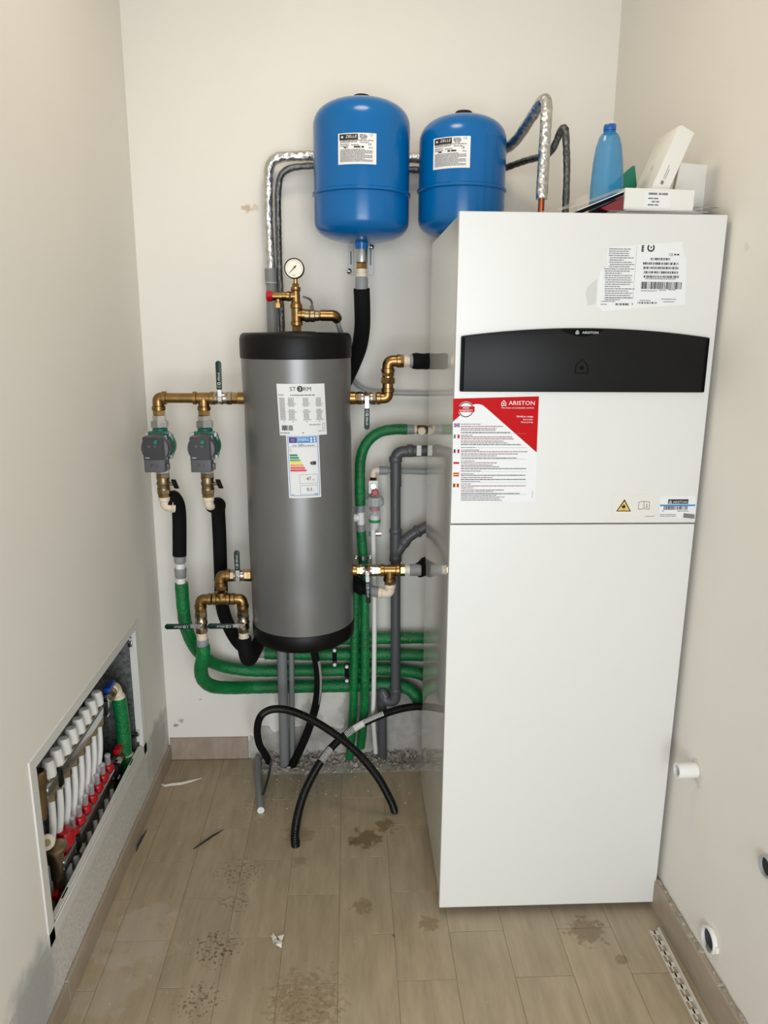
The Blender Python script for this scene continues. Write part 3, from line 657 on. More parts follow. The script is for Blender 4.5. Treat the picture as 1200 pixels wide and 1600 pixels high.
# ------------------------------------------------------------------ buffer tank
bx = lambda z: -.1605-.0085*(z-.57)/.98
BYC, BR = -.22, .163
bt = thing('buffer_tank', (bx(.6), BYC, .588), 'grey cylindrical buffer tank with black end caps and two labels', 'tank')
BAX = Vector((-.0085, 0, .98))
o0 = Vector((bx(0), BYC, 0))
def bl(prof): return MB().lathe([(r_, z_) for r_, z_ in prof], o0, BAX, 72)
bl([(.02, .592), (.11, .588), (.148, .590), (.158, .596), (.1645, .607), (.1650, .645), (.162, .650)]).build('bottom_cap', M['blackp'], bt, smooth=50)
prof = []
for i in range(41):
    z = .648+(1.484-.648)*i/40; r_ = BR-.0022*math.exp(-((z-1.33)/.05)**2)-.0012*math.exp(-((z-.80)/.05)**2)+.0012*math.sin(z*9); prof.append((r_, z))
bl(prof).build('jacket', M['jacket'], bt, smooth=60)
bl([(.160, 1.478), (.1655, 1.481), (.1665, 1.487), (.1662, 1.535), (.163, 1.547), (.155, 1.5535), (.02, 1.556)]).build('top_cap', M['blackp'], bt, smooth=50)
SB = cyl_surface((0, BYC), BR, bx)
def bu(x, y):
    z = 1.2
    for _ in range(4): u, z = ray_cyl(x, y, (bx(z), BYC), BR)
    return u, z
u0, v1 = bu(432, 599.5); u1, _ = bu(506.5, 599.5); _, v0 = bu(472, 680.5)
lb = curved_label('data_label', SB, u0, u1, v0, v1, M['paper'], bt, skew=.035)
def SBk(u, v, l): return SB(u+.035*(v1s-v), v, l)
v1s = v1
p = Print(SBk, .0017); w, h = u1-u0, v1-v0; rg = random.Random(3)
p.text('ST', u0+.27*w, v1-.135*h, .078*h, 'ink', w=.125*w); p.text('RM', u0+.545*w, v1-.135*h, .078*h, 'ink', w=.155*w)
p.disc(u0+.475*w, v1-.095*h, .0085, 'ink'); p.ring(u0+.452*w, v1-.095*h, .0036, .0052, 'paper', .0003, a0=-1.2, a1=1.2)
p.words(u0+.03*w, u0+.14*w, v1-.22*h, .0022, 'inkg', rg); p.words(u0+.27*w, u0+.78*w, v1-.225*h, .0028, 'inkg', rg)
for i in range(20):
    v = v1-(.28+.022*i)*h
    p.words(u0+.04*w, u0+.15*w, v, .0016, 'inkg', rg)
    if i in (8, 9): continue
    for a_, b_ in ((.22, .34), (.52, .63), (.79, .90)): p.words(u0+(a_-.02*(i % 7 == 5))*w, u0+(b_+.04*(i % 7 == 5))*w, v, .0015, 'inkg', rg)
for a_ in (.1, .28, .56, .83): p.words(u0+a_*w, u0+a_*w+.004, v1-.735*h, .002, 'inkg', rg)
p.bars(u0+.06*w, u0+.28*w, v0+.10*h, v0+.20*h, 'ink', rg, .0013); p.words(u0+.02*w, u0+.21*w, v0+.04*h, .0026, 'inkg', rg)
p.words(u0+.62*w, u0+.86*w, v0+.20*h, .0022, 'inkg', rg); p.frame(u0+.91*w, v0+.12*h, u0+.96*w, v0+.23*h, .0007, 'ink'); p.words(u0+.8*w, u0+.96*w, v0+.075*h, .0016, 'inkg', rg); p.words(u0+.47*w, u0+.5*w, v0+.045*h, .0024, 'ink', rg)
p.build(lb, {'ink': 'black_print', 'inkg': 'fine_print', 'paper': 'crescent_print'})
u0, v1 = bu(447, 680.5); u1, _ = bu(498, 680.5); _, v0 = bu(475, 778)
lb = curved_label('energy_label', SB, u0, u1, v0, v1, M['paper'], bt, skew=.018)
v1s = v1
def SBk2(u, v, l): return SB(u+.018*(v1s-v), v, l)
p = Print(SBk2, .0017); w, h = u1-u0, v1-v0
p.frame(u0+.04*w, v0+.035*h, u0+.96*w, v1-.01*h, .0014, 'bluep'); p.rect(u0+.08*w, v1-.115*h, u0+.32*w, v1-.025*h, 'navy', .0002); p.rect(u0+.33*w, v1-.115*h, u0+.92*w, v1-.025*h, 'bluep', .0002)
p.ring(u0+.2*w, v1-.07*h, .0032, .004, 'yellow', .0004, n=12)
p.text('ENERG', u0+.36*w, v1-.085*h, .045*h, 'paper', w=.32*w, dl=.0005)
for a_ in (.75, .85):
    for b_ in (.05, .09): p.disc(u0+a_*w, v1-b_*h, .0032, 'paper', .0005, 12)
p.words(u0+.18*w, u0+.3*w, v1-.165*h, .0024, 'inkg', rg); p.words(u0+.36*w, u0+.5*w, v1-.145*h, .0018, 'inkg', rg); p.words(u0+.36*w, u0+.84*w, v1-.165*h, .0022, 'inkg', rg)
p.rect(u0+.06*w, v1-.18*h, u0+.94*w, v1-.177*h, 'inkg'); p.frame(u0+.09*w, v1-.25*h, u0+.14*w, v1-.205*h, .0006, 'inkg')
for i, k in enumerate(('en1', 'en2', 'en3', 'en4', 'en5', 'en6', 'en7')):
    v = v1-(.325+.0405*i)*h; q = u0+(.30+.042*i)*w; hh = .030*h
    p.rect(u0+.085*w, v, q, v+hh, k, .0002); p.poly([(q, v), (q+.025*w, v+hh/2), (q, v+hh)], k, .0002)
v = v1-(.325+.0405*3.4)*h; p.poly([(u0+.68*w, v+.022*h), (u0+.73*w, v-.005*h), (u0+.87*w, v-.005*h), (u0+.87*w, v+.049*h), (u0+.73*w, v+.049*h)], 'ink', .0002); p.text('C', u0+.74*w, v+.010*h, .024*h, 'paper', dl=.0005)
for i, s_ in enumerate((('47', 'W'), ('51', 'L'))):
    t_ = v0+(.235-.175*i)*h; p.frame(u0+.35*w, t_, u0+.90*w, t_+.145*h, .0007, 'inkg'); p.text(s_[0], u0+.55*w, t_+.052*h, .050*h, 'ink', w=.15*w); p.text(s_[1], u0+.74*w, t_+.046*h, .022*h, 'ink')
p.words(u0+.09*w, u0+.15*w, v0+.05*h, .0022, 'inkg', rg); p.words(u0+.80*w, u0+.9*w, v0+.05*h, .002, 'inkg', rg)
p.build(lb, {'ink': 'black_print', 'inkg': 'fine_print', 'bluep': 'blue_print', 'navy': 'navy_print', 'paper': 'white_lettering', 'yellow': 'star_ring'})

# ------------------------------------------------------------------ fitting builders
def U(v): return Vector(v).normalized()
def elbow(parent, c, d1, l1, d2, l2, r, mat=None, name='elbow', collar=True):
    c = Vector(c); d1 = U(d1); d2 = U(d2); m = MB(); m.tube(fil([c+d1*l1, c, c+d2*l2], r*1.55, 9), r, 18)
    if collar:
        for d, l in ((d1, l1), (d2, l2)): m.lathe([(r*1.0, -.013), (r*1.17, -.011), (r*1.17, 0), (r*1.0, .001)], c+d*l, d, 20)
    return m.build(name, mat or M['brass'], parent, smooth=50)
def tee(parent, c, d, l, db, lb_, r, mat=None, name='tee'):
    c = Vector(c); d = U(d); db = U(db); m = MB(); m.cyl(c-d*l, c+d*l, r, 18); m.cyl(c, c+db*lb_, r, 18)
    for q, dd in ((c-d*l, -d), (c+d*l, d), (c+db*lb_, db)): m.lathe([(r, -.012), (r*1.17, -.010), (r*1.17, 0), (r, .001)], q, dd, 20)
    return m.build(name, mat or M['brass'], parent, smooth=50)
def pipe(parent, a, b, r, mat, name='pipe_section', n=18): return MB().cyl(a, b, r, n).build(name, mat, parent)
def nut(parent, a, b, r, mat=None, name='hex_nut'): return MB().hexa(a, b, r).build(name, mat or M['brass2'], parent, smooth=20)
def ring(parent, a, b, r, mat, name='coupling', ch=.002): return MB().cyl(a, b, r, 20, ch).build(name, mat, parent)
_valve_n = [0]
def ball_valve(label, c, axis, L, r, stem, lever, length=.098, group=None, mat=None, style='lever', brand=True):
    c = Vector(c); ax = U(axis); st_ = U(stem); lv = U(lever)
    root = thing('ball_valve', tuple(c), label, 'valve', group); mt = mat or M['nickel']
    h = L/2
    MB().lathe([(r*.80, -h*.62), (r*.98, -h*.58), (r*.98, -h*.42), (r*.88, -h*.40), (r*.92, -h*.2), (r*1.04, 0), (r*.92, h*.2), (r*.88, h*.40), (r*.98, h*.42), (r*.98, h*.58), (r*.8, h*.62)], c, ax, 24).build('body', mt, root, smooth=35)
    for s_ in (-1, 1): MB().hexa(c+ax*s_*h*.55, c+ax*s_*h, r*1.0).build('end_hexagon', mt, root, smooth=20)
    if style == 'lever':
        MB().cyl(c, c+st_*(r+.016), .0065, 14).build('stem', M['nickel'], root)
        top = c+st_*(r+.012); sd = st_.cross(lv).normalized()
        R_ = Matrix((lv, sd, st_)).transposed()
        MB().hexa(top-st_*.001, top+st_*.007, .0085).build('stem_nut', M['chrome'], root, smooth=20)
        b = MB(); b.box(top+lv*.014+st_*.0015, (.046, .0125, .003), R_); lp = b.build('lever', M['steel'], root, bevel=.0008, seg=1)
        g0, g1, hw = .028, length, .0084
        prof = [top+lv*(g0)+sd*hw*.9, top+lv*(g0)-sd*hw*.9]+[top+lv*(g1-hw)+(lv*math.cos(a)+sd*math.sin(a))*hw for a in [-PI/2+PI*k/8 for k in range(9)]]
        gp = MB().prism([q+st_*(-.001) for q in prof], st_*.008).build('grip', M['lever'], lp, bevel=.0018, seg=2)
        if brand:
            def S(u, v, l): return top+lv*(g0+u)+sd*v*sgn+st_*(.007+l)
            sgn = 1 if (lv.cross(sd)).dot(st_) > 0 else -1
            p = Print(S, .0004); p.ring(.018, 0, .0028, .0042, 'tape', n=14); p.text('ZELLE', .025, -.0024, .0048, 'tape', w=.024, shear=.2); p.ring(.010, 0, .0030, .0038, 'tape', n=10, a0=PI*.4, a1=PI*1.6)
            for k, mb in p.mb.items(): mb.build('brand_print', M['tape'], lp, smooth=0, recalc=False)
    else:
        MB().cyl(c, c+st_*(r+.012), .0055, 12).build('stem', M['nickel'], root)
        top = c+st_*(r+.012); sd = st_.cross(lv).normalized(); R_ = Matrix((lv, sd, st_)).transposed()
        MB().box(top+st_*.006, (.030, .008, .014), R_).build('wing_handle', M['blackp'], root, bevel=.002)
    return root

# ------------------------------------------------------------------ upper left brass run with the two pumps
PY = -.225
P = lambda x, y, Y=PY: V(x, y, Y)
zU = P(318, 622).z; xE, xT = P(247, 622).x, P(318, 622).x
ul = thing('brass_pipe_run', (xE, PY, zU), 'brass elbow, pipe and tee joining the two green pumps to the grey tank', 'pipe fittings')
elbow(ul, (xE, PY, zU), (1, 0, 0), .024, (0, 0, -1), .036, .0172)
pipe(ul, (xE+.02, PY, zU), (P(303, 622).x, PY, zU), .0150, M['brass'])
tee(ul, (xT, PY, zU), (1, 0, 0), .031, (0, 0, -1), .036, .0168)
for x in (xE, xT): 
    nut(ul, (x, PY, zU-.036), (x, PY, zU-.052), .0185, M['brass2'], 'hex_nipple')
ball_valve('green-levered brass ball valve at the top left port of the grey tank, lever up', (P(346.5, 622).x, PY, zU), (1, 0, 0), .062, .0195, (0, -1, 0), (0, 0, 1), .112, 'green lever ball valves on the grey tank')
nut(ul, (P(362, 622).x, PY, zU), (P(372, 622).x, PY, zU), .0175, M['brass2'], 'hex_nipple'); ring(ul, (P(371, 622).x, PY, zU), (P(384, 622).x, PY, zU), .0185, M['brass'], 'tank_nipple')

def pump(label, x, ztop):
    """ztop: bottom of the brass nipple; circulator hangs below it on a vertical axis"""
    r = thing('circulation_pump', (x, PY, ztop), label, 'pump', 'green and grey circulation pumps')
    z = ztop
    MB().hexa((x, PY, z-.017), (x, PY, z), .0205).build('union_tail', M['chrome'], r, smooth=20)
    MB().hexa((x, PY, z-.037), (x, PY, z-.016), .0265, .002).build('union_nut', M['steel'], r, smooth=20)
    zc = z-.037-.053
    m = MB(); m.cyl((x, PY, z-.040), (x, PY, zc), .0225, 24); m.cyl((x, PY, zc), (x, PY, zc-.072), .0215, 24)
    m.lathe([(.036, .022), (.043, .012), (.046, 0), (.046, -.028), (.042, -.036)], (x+.001, PY, zc), (0, 1, 0), 36)
    h = m.build('pump_housing', M['pumpgreen'], r, smooth=45)
    fx, fz, s = x+.002, zc+.003, .0415
    m = MB(); m.prism([(fx-s, PY-.030, fz-s+.012), (fx-s+.012, PY-.030, fz-s), (fx+s-.012, PY-.030, fz-s), (fx+s, PY-.030, fz-s+.012), (fx+s, PY-.030, fz+s-.012), (fx+s-.012, PY-.030, fz+s), (fx-s+.012, PY-.030, fz+s), (fx-s, PY-.030, fz+s-.012)], (0, .014, 0))
    m.build('flange', M['pumpgreen'], h, bevel=.002)
    for a in (-1, 1):
        for b in (-1, 1): MB().lathe([(.0075, 0), (.0075, .008), (.0062, .0095)], (fx+a*.0335, PY-.030, fz+b*.0335), (0, -1, 0), 12).build('screw', M['chrome'], h)
    mo = MB().lathe([(.040, 0), (.0415, .004), (.0415, .048), (.039, .056), (.030, .058)], (x+.002, PY-.030, zc), (0, -1, 0), 40).build('motor', M['pumpgrey'], r)
    bx0, bx1 = x-.0285, x+.0315; yb = PY-.098; zt, zb = zc+.037, zc-.068
    bo = MB().bb(bx0, bx1, yb, PY-.052, zb, zt).build('control_box', M['pumpgrey'], r, bevel=.003)
    fc = MB().bb(bx0+.001, bx1-.001, yb-.003, yb+.001, zc-.030, zt-.001).build('faceplate', M['pumpdark'], r, bevel=.0012, seg=1)
    MB().lathe([(.0068, 0), (.0068, .006), (.0055, .008)], (x+.011, yb-.003, zt-.014), (0, -1, 0), 20).build('dial_knob', M['pumpgreen'], fc)
    for dx in (-.009, .008): MB().lathe([(.0042, 0), (.0038, .0012)], (x+dx, yb-.003, zt-.027), (0, -1, 0), 14).build('button', M['pumpgrey'], fc)
    MB().box((x+.033, PY-.066, zc-.055), (.010, .018, .020)).build('cable_gland', M['pumpgrey'], r, bevel=.003)
    S = lambda u, v, l: Vector((u, yb-.003-l, v)); p = Print(S, .0005)
    p.text('wilo', bx0+.019, zc-.0265+.0042, .0042, 'tape', w=.013, dir=(-1, 0)); p.build(fc, {'tape': 'brand_print'})
    S2 = lambda u, v, l: Vector((u, yb-l, v)); p = Print(S2, .0004); p.text('P.1', x-.008, zc-.053, .011, 'pumpdark', w=.019); p.build(bo, {'pumpdark': 'handwriting'})
    return zc-.072
zp = pump('green and dark grey circulation pump nearest the left wall', xE, zU-.052)
zp2 = pump('green and dark grey circulation pump between the left-hand pump and grey tank', xT, zU-.052)
for x, lab in ((xE, 'small ball valve with black wing handle under the left pump'), (xT, 'small ball valve with black wing handle under the right pump')):
    ball_valve(lab, (x, PY, zp-.048), (0, 0, 1), .066, .0205, (1, -.25, 0), (-.35, 0, 1), group='wing valves under the pumps', style='wing', mat=M['oldbrass'])
    t_ = thing('pump_tail', (x, PY, zp-.081), 'brass nipple and cream elbow below the left pump valve' if x == xE else 'brass nipple and cream elbow below the right pump valve', 'pipe fitting', 'cream elbows below the pump valves')
    MB().hexa((x, PY, zp-.016), (x, PY, zp+.004), .0215).build('union_nut', M['steel'], t_, smooth=20)
    nut(t_, (x, PY, zp-.080), (x, PY, zp-.092), .0185, M['brass'], 'brass_nipple')
    dirb = (1, .35, -.1) if x == xE else (.45, 1, .1)
    elbow(t_, (x, PY, zp-.122), (0, 0, 1), .031, dirb, .030, .0152, M['cream'], 'cream_elbow')
zEl = zp-.122

# black insulated drops under the pumps
b1 = thing('insulated_pipe', tuple(P(281, 870, -.17)), 'short black foam-covered pipe curving down from the left pump', 'pipe')
MB().tube(cr([Vector((xE+.022, PY+.006, zEl-.002)), P(270, 777, -.20), P(277, 786, -.185), P(280, 805, -.175), P(280.5, 840, -.17), P(280.5, 868, -.17)], 8), .0222, 22).build('foam_insulation', M['foam'], b1)
MB().lathe([(.0165, 0), (.0215, 0), (.0215, .002), (.0165, .002)], (xE+.020, PY+.005, zEl), (1, .35, -.1), 20, loop=True).build('cut_end', M['cream'], b1)
ga = lambda y: P(281+(y-868)*.04, y, -.17)
MB().lathe([(.0185, 0), (.0195, .006), (.0185, .026), (.0165, .028)], ga(868)+Vector((0, 0, .004)), ga(884)-ga(868), 20).build('grey_sleeve', M['mgrey'], b1)
MB().cyl(ga(880), ga(912), .0150, 18).build('white_coupling', M['white'], b1)
MB().lathe([(.0185, 0), (.0195, .003), (.0175, .030), (.016, .032)], ga(888), ga(905)-ga(888), 20).build('grey_sleeve', M['mgrey'], b1)
rng = random.Random(11)
def green_pipe(label, pts, r, amp=.035, group='green insulated pipes along the back wall'):
    pa, rr = rough_tube(cr(pts, 8), r, amp, rng, .009)
    return solo('green_insulated_pipe', MB().tube(pa, rr, 18), M['green'], label, 'pipe', group, smooth=80)
G = lambda x, y, Y=-.04: V(x, y, Y)
green_pipe('green insulated pipe curving down by the left wall then right under the tank', [P(283.5, 911, -.17), P(286, 945, -.17), P(291, 980, -.165), P(304, 1010, -.14), P(325, 1031, -.10), P(352, 1042, -.06), G(390, 1047.5), G(440, 1048), G(540, 1047), G(600, 1046), G(650, 1051), V(690, 1068, -.05)], .0215)

gp1 = bpy.data.objects['green_insulated_pipe']; m = MB(); rg = random.Random(8)
for k in range(7):
    q = P(290+2.6*k, 986+5.2*k, -.195+.004*k); d = Vector((.007*rg.choice((-1, 1)), -.001, .006)); s_ = Vector((.0006, 0, .0006)); m.add([q-d-s_, q-d+s_, q+d+s_, q+d-s_], [(0, 1, 2, 3)]); d.x *= -.6; m.add([q-d-s_, q-d+s_, q+d+s_, q+d-s_], [(0, 1, 2, 3)])
mk = m.build('marker_scribble', M['ink'], gp1, smooth=0, recalc=False); mk['kind'] = 'stuff'

b2 = thing('insulated_pipe', tuple(P(345, 900, -.12)), 'long black foam-covered pipe running down behind the lower brass tee', 'pipe')
MB().tube(cr([Vector((xT+.010, PY+.016, zEl)), Vector((xT+.022, PY+.045, zEl-.004)), P(341, 800, -.15), P(343, 840, -.13), P(345, 900, -.11), P(347, 945, -.10), P(356, 975, -.09), P(372, 1003, -.07), P(392, 1019, -.045)], 8), .0222, 22).build('foam_insulation', M['foam'], b2)
MB().lathe([(.0160, 0), (.0225, 0), (.0225, .012), (.0160, .012)], Vector((xT+.004, PY+.008, zEl)), (.45, 1, .1), 22, loop=True).build('cut_end', M['foam'], b2)
MB().cyl(G(396, 1020), G(418, 1021.5), .0165, 18).build('grey_sleeve', M['mgrey'], b2); MB().cyl(G(398, 1020), G(400, 1020), .019, 18).build('sleeve_rim', M['mgrey'], b2)
MB().cyl(G(416, 1021), G(432, 1022), .010, 14).build('white_coupling', M['white'], b2)
green_pipe('green insulated pipe starting at the grey sleeve behind the tank bottom', [G(414, 1020.5), G(430, 1021), G(470, 1022), G(540, 1022.5), G(600, 1022.5), G(660, 1024), V(720, 1028, -.04)], .0215)
green_pipe('topmost horizontal green insulated pipe, right of the tank bottom', [G(490, 999), G(560, 998), G(620, 997), G(700, 996)], .0205)

# ------------------------------------------------------------------ lower left brass run
LY = -.245; Q = lambda x, y, Y=LY: V(x, y, Y)
zL = Q(370, 899).z; xm = Q(345, 910).x; zt = Q(345, 936).z; xa, xb = Q(313, 940).x, Q(379, 940).x
ll = thing('brass_pipe_run', (xm, LY, zt), 'inverted U of brass elbows and tee at the lower left of the grey tank', 'pipe fittings')
elbow(ll, (xm, LY, zL), (1, 0, 0), .030, (0, 0, -1), .033, .0172)
nut(ll, (xm, LY, zL-.033), (xm, LY, zL-.046), .0185, M['brass'], 'hex_nipple')
tee(ll, (xm, LY, zt), (1, 0, 0), .0265, (0, 0, 1), .024, .0165)
elbow(ll, (xa, LY, zt), (1, 0, 0), .036, (0, 0, -1), .030, .0165); elbow(ll, (xb, LY, zt), (-1, 0, 0), .036, (0, 0, -1), .030, .0165)
for x in (xa, xb): nut(ll, (x, LY, zt-.030), (x, LY, zt-.044), .0185, M['brass'], 'hex_nipple')
ball_valve('green-levered ball valve at the lower left port of the grey tank, lever up', (Q(374, 900).x, LY, zL), (1, 0, 0), .058, .0190, (0, -1, 0), (0, 0, 1), .092, 'green lever ball valves on the grey tank')
nut(ll, (Q(386, 900).x, LY, zL), (Q(393, 900).x, LY, zL), .0195, M['brass2'], 'tank_nipple'); pipe(ll, (Q(390, 900).x, LY, zL), (Q(401, 900).x, LY+.01, zL), .015, M['brass'])
zv = zt-.078
ball_valve('ball valve with green lever pointing left, over the green pipe near the left wall', (xa, LY, zv), (0, 0, 1), .072, .0195, (0, -1, 0), (-1, 0, 0), .108, 'sideways green lever valves')
ball_valve('ball valve with green lever pointing left, over the black foam pipe', (xb, LY, zv), (0, 0, 1), .072, .0195, (0, -1, 0), (-1, 0, 0), .108, 'sideways green lever valves')
zn = zv-.036
for x, lab, cc in ((xa, 'cream coupling and grey sleeve under the left sideways lever valve', 0), (xb, 'cream coupling under the right sideways lever valve', 1)):
    t_ = thing('pipe_coupling', (x, LY, zn), lab, 'pipe fitting', 'couplings under the sideways lever valves')
    MB().lathe([(.0165, 0), (.0165, -.007), (.0145, -.009), (.0145, -.012), (.0175, -.014), (.0175, -.022), (.015, -.025)], (x, LY, zn), (0, 0, 1), 20).build('cream_coupling', M['cream'], t_)
    if not cc: MB().lathe([(.0185, -.022), (.0195, -.026), (.0185, -.046), (.0165, -.060)], (x, LY, zn), (0, 0, 1), 20).build('grey_sleeve', M['mgrey'], t_)
green_pipe('lowest green insulated pipe bending from the left lever valve to the right', [Vector((xa, LY, zn-.044)), Vector((xa+.001, LY+.002, zn-.075)), P(314, 1045, -.22), P(318, 1062, -.19), P(332, 1072, -.15), P(356, 1074.5, -.10), G(395, 1074), G(450, 1073), G(540, 1071.5), G(600, 1070), G(630, 1073), V(648, 1085, -.05), V(658, 1106, -.06)], .0225)
b3 = thing('insulated_pipe', (xb, LY, zn-.03), 'stubby black foam elbow hanging under the right sideways lever valve', 'pipe')
MB().tube(cr([Vector((xb, LY, zn-.018)), Vector((xb+.001, LY, zn-.045)), Vector((xb+.005, LY+.004, zn-.085)), Vector((xb+.010, LY+.03, zn-.108)), Vector((xb+.016, LY+.09, zn-.114)), Vector((xb+.03, -.06, zn-.10))], 8), .0235, 22).build('foam_insulation', M['foam'], b3)

# pipe clamps on the green pipes
for x, y, lab in ((523, 1022.5, 'black pipe clamp with white bolts on the upper green pipe under the tank'), (542, 1047.5, 'black pipe clamp with white bolts on the lower green pipe beside the vertical pipes')):
    q = G(x, y); t_ = thing('pipe_clamp', tuple(q), lab, 'pipe clamp', 'clamps on the green pipes')
    m = MB(); m.lathe([(.0215, -.008), (.0245, -.008), (.0245, .008), (.0215, .008)], q, (1, 0, 0), 24, loop=True); m.build('rubber_band', M['foam'], t_)
    for s_ in (-1, 1):
        MB().box(q+Vector((0, -.016, s_*.027)), (.014, .012, .008)).build('lug', M['steel'], t_, bevel=.001, seg=1)
        MB().cyl(q+Vector((0, -.021, s_*.027)), q+Vector((0, -.030, s_*.027)), .006, 12).build('bolt', M['white'], t_)

# ------------------------------------------------------------------ right upper brass run
RY = -.215; A_ = lambda x, y, Y=RY: V(x, y, Y)
zR = A_(575, 622).z; x6 = A_(606, 600).x; zH = A_(606, 564).z
ru = thing('brass_pipe_run', (x6, RY, zR), 'brass elbows and union climbing from the upper right tank port to the cabinet', 'pipe fittings')
ring(ru, (A_(546, 622).x, RY, zR), (A_(556, 622).x, RY, zR), .0195, M['brass'], 'tank_nipple'); nut(ru, (A_(555, 622).x, RY, zR), (A_(561, 622).x, RY, zR), .0185, M['brass2'], 'hex_nipple')
ball_valve('brass ball valve at the upper right port of the grey tank, green lever down', (A_(573, 622).x, RY, zR), (1, 0, 0), .056, .0200, (0, -1, 0), (0, 0, -1), .092, 'green lever ball valves on the grey tank')
elbow(ru, (x6, RY, zR), (-1, 0, 0), .034, (0, 0, 1), .030, .0168)
nut(ru, (x6, RY, A_(606, 597).z-.004), (x6, RY, A_(606, 592).z+.004), .0235, M['brass'], 'union_nut'); pipe(ru, (x6, RY, A_(606, 606).z), (x6, RY, A_(606, 582).z), .0165, M['brass2'], 'union_tail'); nut(ru, (x6, RY, A_(606, 587.5).z), (x6, RY, A_(606, 583).z), .0215, M['brass'], 'hex_nipple')
elbow(ru, (x6, RY, zH), (0, 0, -1), .034, (1, 0, 0), .038, .0172)
nut(ru, (A_(624, 563).x, RY, zH), (A_(631, 563).x, RY, zH), .0200, M['brass2'], 'hex_nipple')
xx = lambda x: A_(x, 563).x
m = MB().lathe([(.0155, xx(630)), (.0155, xx(633)), (.0175, xx(634)), (.0175, xx(636)), (.0140, xx(636.5)), (.0140, xx(639)), (.0175, xx(640)), (.016, xx(643))], (0, RY, zH), (1, 0, 0), 20); m.build('white_coupling', M['cream'], ru)
ring(ru, (xx(640), RY, zH), (xx(648), RY, zH), .0200, M['mgrey'], 'grey_sleeve')
MB().tube([Vector((xx(644), RY, zH)), Vector((xx(650), RY+.001, zH)), Vector((xx(660), RY+.005, zH-.001)), Vector((xx(668), RY+.03, zH-.002)), Vector((xx(674), RY+.09, zH-.002)), Vector((xx(700), -.09, zH-.002)), Vector((xx(760), -.09, zH-.002))], [.0225, .0250, .0235, .0245, .024, .024, .024], 20).build('foam_insulation', M['foam'], ru)

# ------------------------------------------------------------------ right lower brass run
zQ = A_(590, 891).z; x8 = A_(609, 890).x
rl = thing('brass_pipe_run', (x8, RY, zQ), 'brass tee with cream elbow at the lower right port of the grey tank', 'pipe fittings')
ring(rl, (A_(549, 891).x, RY, zQ), (A_(558, 891).x, RY, zQ), .0195, M['brass'], 'tank_nipple'); nut(rl, (A_(557, 891).x, RY, zQ), (A_(563, 891).x, RY, zQ), .0185, M['brass2'], 'hex_nipple')
ball_valve('ball valve at the lower right port of the grey tank, green lever hanging down', (A_(573.5, 892).x, RY, zQ), (1, 0, 0), .050, .0200, (0, -1, 0), (.04, 0, -1), .100, 'green lever ball valves on the grey tank')
nut(rl, (A_(581, 891).x, RY, zQ), (A_(592, 891).x, RY, zQ), .0190, M['nickel'], 'hex_nipple'); nut(rl, (A_(591, 891).x, RY, zQ), (A_(597, 891).x, RY, zQ), .0175, M['brass2'], 'hex_nipple')
tee(rl, (x8, RY, zQ), (1, 0, 0), .030, (0, 0, -1), .036, .0178)
nut(rl, (A_(625, 891).x, RY, zQ), (A_(633, 891).x, RY, zQ), .0195, M['brass2'], 'hex_nipple')
xx = lambda x: A_(x, 889).x
MB().lathe([(.0165, xx(632)), (.0175, xx(634)), (.0145, xx(636)), (.0145, xx(639)), (.0175, xx(640)), (.017, xx(642))], (0, RY, zQ), (1, 0, 0), 20).build('white_coupling', M['white'], rl)
ring(rl, (xx(640), RY, zQ), (xx(658), RY, zQ), .0195, M['mgrey'], 'grey_sleeve')
MB().tube([Vector((xx(655), RY, zQ)), Vector((xx(660), RY+.008, zQ)), Vector((xx(668), RY+.06, zQ)), Vector((xx(690), -.11, zQ)), Vector((xx(740), -.11, zQ))], .0250, 20).build('foam_insulation', M['foam'], rl)
nut(rl, (x8, RY, zQ-.036), (x8, RY, zQ-.048), .0185, M['brass2'], 'hex_nipple')
elbow(rl, (x8+.001, RY, zQ-.080), (0, 0, 1), .033, (-1, .18, .06), .036, .0162, M['cream'], 'cream_elbow')
ge = Vector((x8-.033, RY+.007, zQ-.078))
MB().cyl(ge, ge+Vector((-.040, .012, .005)), .0180, 18).build('grey_sleeve', M['mgrey'], rl)
MB().tube(cr([ge+Vector((-.034, .010, .004)), ge+Vector((-.060, .025, .008)), ge+Vector((-.085, .060, .018)), ge+Vector((-.105, .11, .03)), ge+Vector((-.115, .14, .05))], 8), [.0185]*6+[.024]*27, 20).build('foam_insulation', M['foam'], rl)

# ------------------------------------------------------------------ safety group on the tank top
sx_, sy_ = bx(1.55)+.004, BYC; T = lambda y: V(459, y, BYC).z; XX = lambda x: V(x, 480, BYC).x
sg = thing('safety_group', (sx_, sy_, 1.556), 'brass tees with red-capped safety valve standing on the grey tank', 'valve assembly')
MB().lathe([(.045, 0), (.045, .004), (.02, .005)], (sx_+.012, sy_, 1.553), (0, 0, 1), 24).build('sensor_plate', M['blackp'], sg)
nut(sg, (sx_, sy_, 1.555), (sx_, sy_, T(509)), .0150, M['brass'], 'hex_nipple')
zt1 = T(492); tee(sg, (sx_, sy_, zt1), (0, 0, 1), .030, (1, 0, 0), .026, .0155)
nut(sg, (sx_, sy_, T(483)), (sx_, sy_, T(476.5)), .0145, M['brass2'], 'hex_nipple')
zt2 = T(463); tee(sg, (sx_-.001, sy_, zt2), (0, 0, 1), .026, (-1, 0, 0), .026, .0125)
nut(sg, (sx_-.001, sy_, T(450)), (sx_-.001, sy_, T(443)), .0110, M['brass'], 'hex_nipple'); pipe(sg, (sx_-.001, sy_, T(444)), (sx_-.001, sy_, T(434)), .0065, M['brass2'], 'gauge_stem')
xs = XX(437); nut(sg, (xs+.020, sy_, zt2), (xs+.006, sy_, zt2), .0135, M['brass2'], 'hex_nipple')
